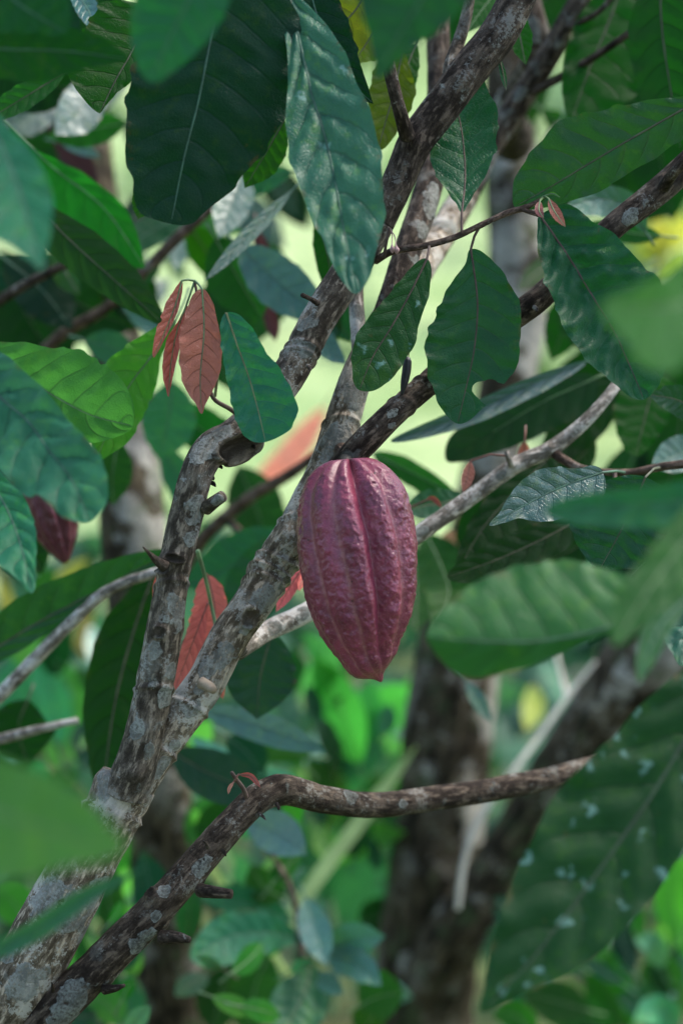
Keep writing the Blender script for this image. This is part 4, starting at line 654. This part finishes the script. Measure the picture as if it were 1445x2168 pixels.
h = thing('shrivelled_husk', 'small black shrivelled husk dangling on a thin thread beside the spotted leaf', 'dried husk', P(866, 735, 1.985))
tube('husk_body', [(864, 756, 1.985), (862, 762, 1.985), (860, 785, 1.985), (855, 812, 1.985), (850, 835, 1.985)], [4, 8.5, 9.5, 8, 3], M_HUSK, h, 14, 40, .12, attrs=False)
tube('thread', [(868, 700, 1.99), (866, 735, 1.985), (864, 760, 1.985)], 1.1, M_TWIG, h, 6, 10, 0, attrs=False)

# ------------------------------------------------------------------ plants of the undergrowth
s1 = P(640, 2420, 2.75); s1[2] = 0
seedling = thing('cocoa_seedling', 'young cocoa seedling with whorls of blue green leaves at bottom centre', 'seedling', s1)
tube('stem', [(650, 2900, 2.75), (645, 2420, 2.72), (640, 2168, 2.7), (640, 2040, 2.7), (632, 1960, 2.7), (615, 1880, 2.7), (570, 1800, 2.72)], [12, 11, 9, 8, 7, 6, 4], BK['brown'], seedling, 10, 80, .05)
leaf(seedling, [(625, 1985), (560, 1975), (480, 1985), (404, 2030)], (2.7, 2.6), [(560, 1930), (480, 1930), (420, 1975), (560, 2020), (490, 2045), (430, 2050)], kind='mint', fold=(8, 12), bull=1.6, tint=(.8, 1.0, 1.1))
leaf(seedling, [(620, 1950), (540, 1920), (470, 1900), (420, 1900)], (2.8, 2.75), hw=(36, 36), kind='mint', tint=(.8, 1, 1))
leaf(seedling, [(655, 2040), (650, 2090), (625, 2140), (590, 2220)], (2.66, 2.58), hw=(60, 62), kind='teal', tint=(1.6, 1.4, 1.4), bull=1.6)
leaf(seedling, [(645, 1900), (665, 1960), (690, 2045)], (2.7, 2.6), hw=(36, 34), kind='silver', tint=(1.4, 1.3, 1.5))
leaf(seedling, [(670, 2010), (740, 1990), (816, 1982)], (2.68, 2.62), hw=(40, 36), kind='silver', tint=(1.5, 1.3, 1.4))
leaf(seedling, [(680, 2020), (750, 2040), (808, 2088)], (2.66, 2.6), hw=(32, 34), kind='silver', tint=(1.4, 1.3, 1.4))
leaf(seedling, [(660, 2060), (690, 2080), (728, 2105)], (2.66, 2.6), hw=(20, 20), kind='silver', tint=(1.8, 1.6, 1.6))
leaf(seedling, [(605, 1880), (600, 1850), (605, 1800)], (2.75, 2.75), hw=(22, 22), kind='lime', tint=(.7, 1, .5))
leaf(seedling, [(600, 1900), (560, 1880), (530, 1830)], (2.78, 2.78), hw=(36, 36), kind='bright', tint=(1.3, .6, 1))
leaf(seedling, [(570, 2020), (540, 2090), (520, 2190)], (2.85, 2.85), hw=(60, 60), kind='bright', tint=(.9, .5, 1))
leaf(seedling, [(500, 2030), (470, 2090), (450, 2190)], (2.9, 2.9), hw=(50, 50), kind='bright', tint=(.8, .4, 1))
leaf(seedling, [(760, 2130), (800, 2110), (856, 2100)], (2.75, 2.75), hw=(50, 55), kind='bright', tint=(1.0, .6, 1))
leaf(seedling, [(770, 2200), (790, 2150), (830, 2140)], (2.8, 2.8), hw=(40, 40), kind='olive', tint=(1.2, .9, 1))

# broad arching leaves of herbs low between the trunks
def herb(label, base, leaves, box=None, cnt=0, mixk=('mint', 'silver', 'lime', 'bright', 'teal', 'dark')):
    b = P(*base); b[2] = 0
    o = thing('broadleaf_herb', label, 'plant', b, 'leafy herbs between the trunks')
    tube('stem', [(base[0], base[1], base[2]), (base[0]+6, base[1]-120, base[2]), (base[0]+2, base[1]-240, base[2])], [12, 9, 6], M_GSTALK, o, 8, 20, .05, attrs=False)
    for mid, d, hw, kd, tn in leaves: leaf(o, mid, d, hw=(hw, hw), kind=kd, tint=tn, res=.6, bull=1.4)
    for i in range(int(cnt*1.7)):
        x, y = random.uniform(box[0], box[2]), random.uniform(box[1], box[3]); kd = random.choice(mixk); b = random.uniform(.7, 1.5)*(1.4 if kd in ('mint', 'silver') else .9)
        a = math.atan2(y-base[1]+60, x-base[0])+random.uniform(-.7, .7); qleaf(o, x, y, random.uniform(50, 135), base[2]+random.uniform(-.5, .5), math.degrees(a), random.uniform(.16, .3), kd, random.uniform(-.12, .06), tint=(b, b*.95, b), res=.55, bull=1.4, fold=(random.uniform(-20, 25), random.uniform(-20, 25)))
    return o
herb('pale mint leaved herb glowing under the pod, blurred', (700, 2150, 3.6), [
    ([(640, 1480), (690, 1400), (640, 1340)], (3.4, 3.3), 34, 'lime', (.9, 1, 1.6)), ([(760, 1620), (720, 1500), (660, 1380)], (3.5, 3.3), 46, 'lime', (.5, .8, .8)), ([(700, 1620), (760, 1540), (790, 1440)], (3.6, 3.5), 50, 'mint', (1.6, 1.6, 1.3)),
    ([(760, 1560), (820, 1500), (900, 1470)], (3.6, 3.5), 50, 'lime', (.6, .8, .9)), ([(820, 1600), (860, 1520), (880, 1420)], (3.8, 3.7), 40, 'lime', (.8, .9, 1.2)), ([(720, 1700), (740, 1620), (820, 1570)], (3.6, 3.5), 50, 'mint', (1.2, 1.3, 1.2)),
    ([(700, 1760), (690, 1660), (650, 1600)], (3.5, 3.4), 44, 'bright', (1, .5, 1)), ([(680, 1830), (760, 1780), (860, 1760)], (3.4, 3.3), 34, 'lime', (.9, 1, .6)), ([(720, 1950), (780, 1880), (850, 1850)], (3.5, 3.4), 60, 'mint', (1, 1.1, 1.1)), ([(700, 1900), (660, 1820), (650, 1740)], (3.6, 3.5), 54, 'mint', (1.3, 1.4, 1.3)), ([(720, 1900), (740, 1820), (740, 1720)], (3.7, 3.6), 50, 'mint', (1.2, 1.4, 1.2)), ([(760, 1960), (800, 1940), (850, 1960)], (3.4, 3.4), 40, 'bright', (.6, .4, 1)), ([(840, 1740), (800, 1680), (760, 1650)], (3.9, 3.9), 46, 'bright', (.8, .5, 1))], (600, 1380, 900, 2120), 34)
herb('glossy pale leaved herb left of the bent branch, blurred', (450, 2100, 3.0), [
    ([(420, 1500), (540, 1535), (692, 1592)], (2.5, 2.4), 34, 'silver', (1.1, 1.2, 1.2)), ([(400, 1560), (500, 1620), (650, 1660)], (2.8, 2.66), 26, 'silver', (2.4, 2.6, 2.4)), ([(360, 1590), (450, 1640), (580, 1690)], (2.46, 2.42), 54, 'teal', (.7, .7, .8)), ([(520, 1740), (580, 1760), (650, 1810)], (2.56, 2.46), 46, 'silver', (1.1, 1.2, 1.3)),
    ([(660, 1600), (600, 1590), (540, 1600)], (2.9, 2.9), 26, 'bright', (1.3, .7, 1)), ([(430, 1800), (460, 1740), (520, 1700)], (2.8, 2.8), 40, 'olive', (.6, .6, 1)), ([(470, 1690), (430, 1720), (400, 1790)], (2.9, 2.9), 30, 'lime', (.5, .8, .9)), ([(480, 1560), (520, 1590), (560, 1640)], (2.7, 2.7), 40, 'dark', (1.2, 1.2, 1.2))], (380, 1540, 640, 2160), 22)
herb('small leaved green herb at the lower left corner, blurred', (250, 2250, 2.9), [
    ([(250, 2100), (200, 2040), (180, 1960)], (2.8, 2.7), 40, 'teal', (.9, .9, .9)), ([(260, 1980), (230, 1900), (250, 1840)], (2.8, 2.8), 34, 'bright', (1, .6, 1)), ([(240, 2060), (270, 2000), (250, 1930)], (2.7, 2.7), 36, 'teal', (1.2, 1.2, 1.2)), ([(260, 2168), (220, 2120), (180, 2120)], (2.7, 2.7), 36, 'lime', (.7, .8, 1)), ([(280, 2180), (270, 2120), (280, 2060)], (2.8, 2.8), 40, 'mint', (1.5, 1.5, 1.5)),
    ([(60, 1960), (20, 1900), (-20, 1880)], (2.9, 2.9), 44, 'lime', (.6, .9, .6)), ([(240, 1900), (190, 1840), (200, 1780)], (2.9, 2.9), 50, 'teal', (.8, .8, .8)), ([(200, 2150), (160, 2150), (150, 2100)], (2.7, 2.7), 30, 'teal', (.7, .7, .7)), ([(300, 1960), (320, 1890), (300, 1800)], (2.7, 2.7), 40, 'dark', (1.3, 1.3, 1.3))], (150, 1800, 330, 2168), 18)
herb('yellow and mint leaved herb at the left edge behind the grey twig, blurred', (60, 2050, 3.6), [
    ([(40, 1360), (20, 1290), (0, 1220)], (3.5, 3.5), 16, 'yellow', (.8, .9, 1)), ([(100, 1250), (150, 1210), (190, 1180)], (3.6, 3.6), 14, 'yellow', (.8, .95, 1)), ([(190, 1400), (170, 1350), (200, 1290)], (3.6, 3.6), 16, 'yellow', (.6, .6, 1)), ([(110, 1330), (90, 1260), (110, 1190)], (3.5, 3.5), 30, 'bright', (1, .8, 1)), ([(60, 1560), (30, 1470), (20, 1390)], (3.4, 3.4), 44, 'mint', (2.0, 2.0, 2.0)),
    ([(130, 1580), (110, 1470), (60, 1390)], (3.4, 3.4), 38, 'mint', (1.9, 2.0, 1.9)), ([(140, 1600), (160, 1480), (100, 1380)], (3.5, 3.5), 34, 'lime', (.9, 1, 1.2)), ([(100, 1600), (60, 1520), (-20, 1480)], (3.5, 3.5), 40, 'bright', (1, .6, 1)), ([(30, 1420), (70, 1330), (60, 1290)], (3.8, 3.8), 30, 'lime', (.8, .9, .9)), ([(80, 1700), (20, 1640), (-40, 1620)], (3.4, 3.4), 60, 'olive', (.4, .5, .8))], (0, 1260, 260, 1680), 20)
herb('bright green herb at the lower right corner behind the big leaf, blurred', (1400, 2300, 3.4), [
    ([(1440, 1980), (1420, 1900), (1440, 1820)], (3.3, 3.3), 40, 'lime', (.6, .9, .5)), ([(1400, 2050), (1380, 2000), (1340, 1990)], (3.2, 3.1), 26, 'silver', (1.8, 1.8, 1.6)), ([(1440, 2100), (1400, 2060), (1350, 2080)], (3.3, 3.3), 40, 'bright', (1, .6, 1)), ([(1400, 2200), (1370, 2130), (1300, 2110)], (3.2, 3.2), 40, 'teal', (1, 1, 1)), ([(1440, 2168), (1390, 2140), (1340, 2160)], (3.1, 3.0), 36, 'mint', (1.5, 1.5, 1.5)),
    ([(1300, 2200), (1230, 2150), (1150, 2160)], (3.2, 3.2), 44, 'bright', (.8, .5, 1)), ([(1130, 2200), (1090, 2150), (1040, 2150)], (3.0, 3.0), 34, 'bright', (1.2, .8, 1)), ([(1250, 2140), (1180, 2120), (1100, 2100)], (3.1, 3.1), 44, 'bright', (.8, .4, 1)), ([(1460, 2030), (1450, 1960), (1400, 1940)], (3.4, 3.4), 36, 'lime', (.5, .9, .5)), ([(1330, 2180), (1280, 2080), (1290, 2020)], (3.3, 3.3), 50, 'olive', (.8, .8, 1)), ([(1460, 1900), (1440, 1850), (1400, 1880)], (3.6, 3.6), 40, 'lime', (.9, 1, .6))], (1060, 1880, 1460, 2168), 26)
y = thing('yellowing_shrub', 'shrub with yellow and lime leaves blurred at the right edge under the dark branch', 'shrub', P(1395, 3000, 4.4)*np.array([1, 1, 0]))
tube('stem', [(1395, 3000, 4.4), (1390, 1500, 4.4), (1395, 600, 4.4), (1390, 480, 4.4)], [18, 14, 7, 4], BK['brown'], y, 10, 60, .05)
for mid, hw, tn in [([(1400, 560), (1390, 520), (1400, 455)], 28, (.9, .95, 1)), ([(1390, 560), (1360, 530), (1330, 520)], 22, (.8, 1, 1)), ([(1400, 530), (1430, 500), (1450, 450)], 26, (.8, .95, 1)), ([(1400, 600), (1430, 570), (1450, 530)], 24, (.6, .9, 1))]:
    leaf(y, mid, (4.35, 4.3), hw=(hw, hw), kind='yellow', tint=tn, res=.6)
leaf(y, [(1125, 1450), (1128, 1500), (1112, 1545)], (3.9, 3.85), hw=(24, 24), kind='yellow', tint=(.9, 1.15, 1.5), res=.6, to=(1390, 1400, 4.4), label='single yellow leaf hanging between the two trunks')

g = P(640, 2500, 3.2); g[2] = 0
bl = thing('long_bladed_grass', 'clump of long pale grass blades crossing low behind the bent branch', 'grass clump', g)
for mid, d, hw in [([(560, 2040), (650, 1890), (760, 1740), (880, 1580)], (3.1, 3.2), 16), ([(640, 2120), (500, 1930), (400, 1790), (310, 1680)], (3.0, 3.0), 17), ([(620, 2120), (520, 1900), (440, 1760), (360, 1640)], (3.2, 3.3), 13)]:
    m = catmull(mid, 40); n = len(m); dd = np.linspace(*d, n); w = hw*np.clip(np.minimum((np.arange(n)+4)/8, (n-np.arange(n))/10), .05, 1)
    C = np.stack([P(a, b, c) for a, b, c in zip(m[:, 0], m[:, 1], dd)]); T = unit(np.gradient(C, axis=0)); S = unit(np.cross(T, F)); N = np.cross(S, T)
    v = np.stack([C-S*(w*sc(dd))[:, None]-N*.004, C+N*.003, C+S*(w*sc(dd))[:, None]-N*.004], 1).reshape(-1, 3)
    make('blade', v, grid_faces(n, 3, False), M_BLADE, bl)
vn = thing('dry_vine', 'pale dry vine stalk looping down in front of the forked trunk', 'vine', P(968, 1925, 3.1))
tube('stalk', [(1260, 1400, 3.15), (1200, 1475, 3.14), (1140, 1560, 3.12), (1080, 1640, 3.1), (1020, 1725, 3.1), (985, 1810, 3.1), (968, 1925, 3.1)], [4, 5, 5.5, 6, 7, 7, 6], M_PALE, vn, 10, 90, .04, attrs=False)
tube('stalk', [(1175, 1380, 3.2), (1190, 1440, 3.18), (1200, 1475, 3.14)], [4, 5, 6], M_PALE, vn, 10, 20, .04, attrs=False)

# ------------------------------------------------------------------ masses of leaves nobody could count: the unseen crown added to block sky light, the undergrowth behind
def leaf_mass(name, base, direction, length, mat, parent=None, seed=1, wid=.2):
    """base, direction: n x 3; one small bent blade each"""
    n = len(base); rg = np.random.RandomState(seed); D = unit(direction); ref = unit(rg.normal(size=(n, 3))); S = unit(np.cross(D, ref)); N = np.cross(S, D)
    ts = np.array([0, .12, .3, .5, .7, .88, 1.0]); ws = np.array([.02, .55, .92, 1, .8, .4, .0]); rows = []
    for t_, w_ in zip(ts, ws):
        c = base+D*(length*t_)[:, None]-N*(length*.12*t_*t_)[:, None]
        for k in (-1, 0, 1): rows.append(c+S*(length*wid*w_*k)[:, None]+N*(length*wid*.18*w_*abs(k))[:, None])
    v = np.stack(rows, 1); f0 = grid_faces(7, 3, False); f = (f0[None]+np.arange(n)[:, None, None]*21).reshape(-1, 4)
    tone = np.repeat(rg.rand(n)**1.7, 21)
    o = make(name, v.reshape(-1, 3), f, mat, parent, None, dict(tone=tone)); o['kind'] = 'stuff'; return o
def mass_material(name, a, b, tr, tmix):
    t = NT(name); tn = t.n('Attribute', attribute_name='tone').outputs['Fac']; c = t.mix(tn, a, b)
    p = t.n('BsdfPrincipled', {'Base Color': c, 'Roughness': .48, 'Specular IOR Level': .3})
    x = t.n('BsdfTranslucent', {'Color': t.mix(tn, tuple(v*.4 for v in tr), tr)})
    t.t.links.new(t.n('MixShader', {0: tmix, 1: p.outputs[0], 2: x.outputs[0]}).outputs[0], t.out.inputs[0]); return t.m
rg = np.random.RandomState(5)
n = 2000
bs = np.stack([rg.uniform(-2.6, 2.6, n), rg.uniform(-2.8, 3.4, n), rg.uniform(.9, 3.7, n)], -1)
bs = bs[(bs[:, 2] > np.where(bs[:, 1] > -.7, 2.2+np.clip(bs[:, 1], 0, 9)*.12, 1.0)) & (np.hypot(bs[:, 0], bs[:, 1]) > .5)]; n = len(bs)
dr = np.stack([rg.normal(size=n), rg.normal(size=n), -.5+.5*rg.normal(size=n)], -1)
leaf_mass('shade_crown', bs, dr, rg.uniform(.16, .30, n), mass_material('shade_crown_leaves', (.008, .05, .02), (.014, .08, .02), (.03, .20, .01), .35), tree, 3)  # out-of-view leaves above and behind the camera, added to cut the sky light
n = 2200
X = rg.uniform(-2.6, 2.6, n); Y = rg.uniform(4.4, 8.5, n); Zm = .75-.06*(Y-4.4)
bs = np.stack([X, Y, rg.rand(n)**1.2*Zm*(.65+.35*vnoise(np.stack([X*1.6, Y*1.2, 0*X], -1), 8))], -1)
dr = np.stack([rg.normal(size=n), rg.normal(size=n)*.8, .5+.6*rg.normal(size=n)], -1)
u = leaf_mass('undergrowth', bs, dr, rg.uniform(.07, .24, n), mass_material('undergrowth_leaves', (.004, .036, .020), (.070, .18, .10), (.07, .27, .07), .28), None, 6, .22)
u['label'] = 'dense mass of blurred mixed green leaves covering the ground behind the trunks'; u['category'] = 'undergrowth'

n = 800
cx = rg.uniform(-7, 7, 60); cy = rg.uniform(9, 24, 60); k = rg.randint(0, 60, n); hgt = .5+.9*rg.rand(60)
X = cx[k]*(cy[k]/12)+rg.normal(size=n)*.55; Y = cy[k]+rg.normal(size=n)*.5; G = np.clip((Y-7)/28, 0, 1)**1.4*5.5
bs = np.stack([X, Y, G+rg.rand(n)*hgt[k]], -1); dr = np.stack([rg.normal(size=n), rg.normal(size=n), .4+.7*rg.normal(size=n)], -1)
u = leaf_mass('hillside_scrub', bs, dr, rg.uniform(.25, .6, n), mass_material('scrub_leaves', (.07, .14, .05), (.22, .32, .12), (.22, .40, .10), .3), None, 16, .26)
u['label'] = 'pale green scrub dotted over the bright meadow slope far behind'; u['category'] = 'scrub'
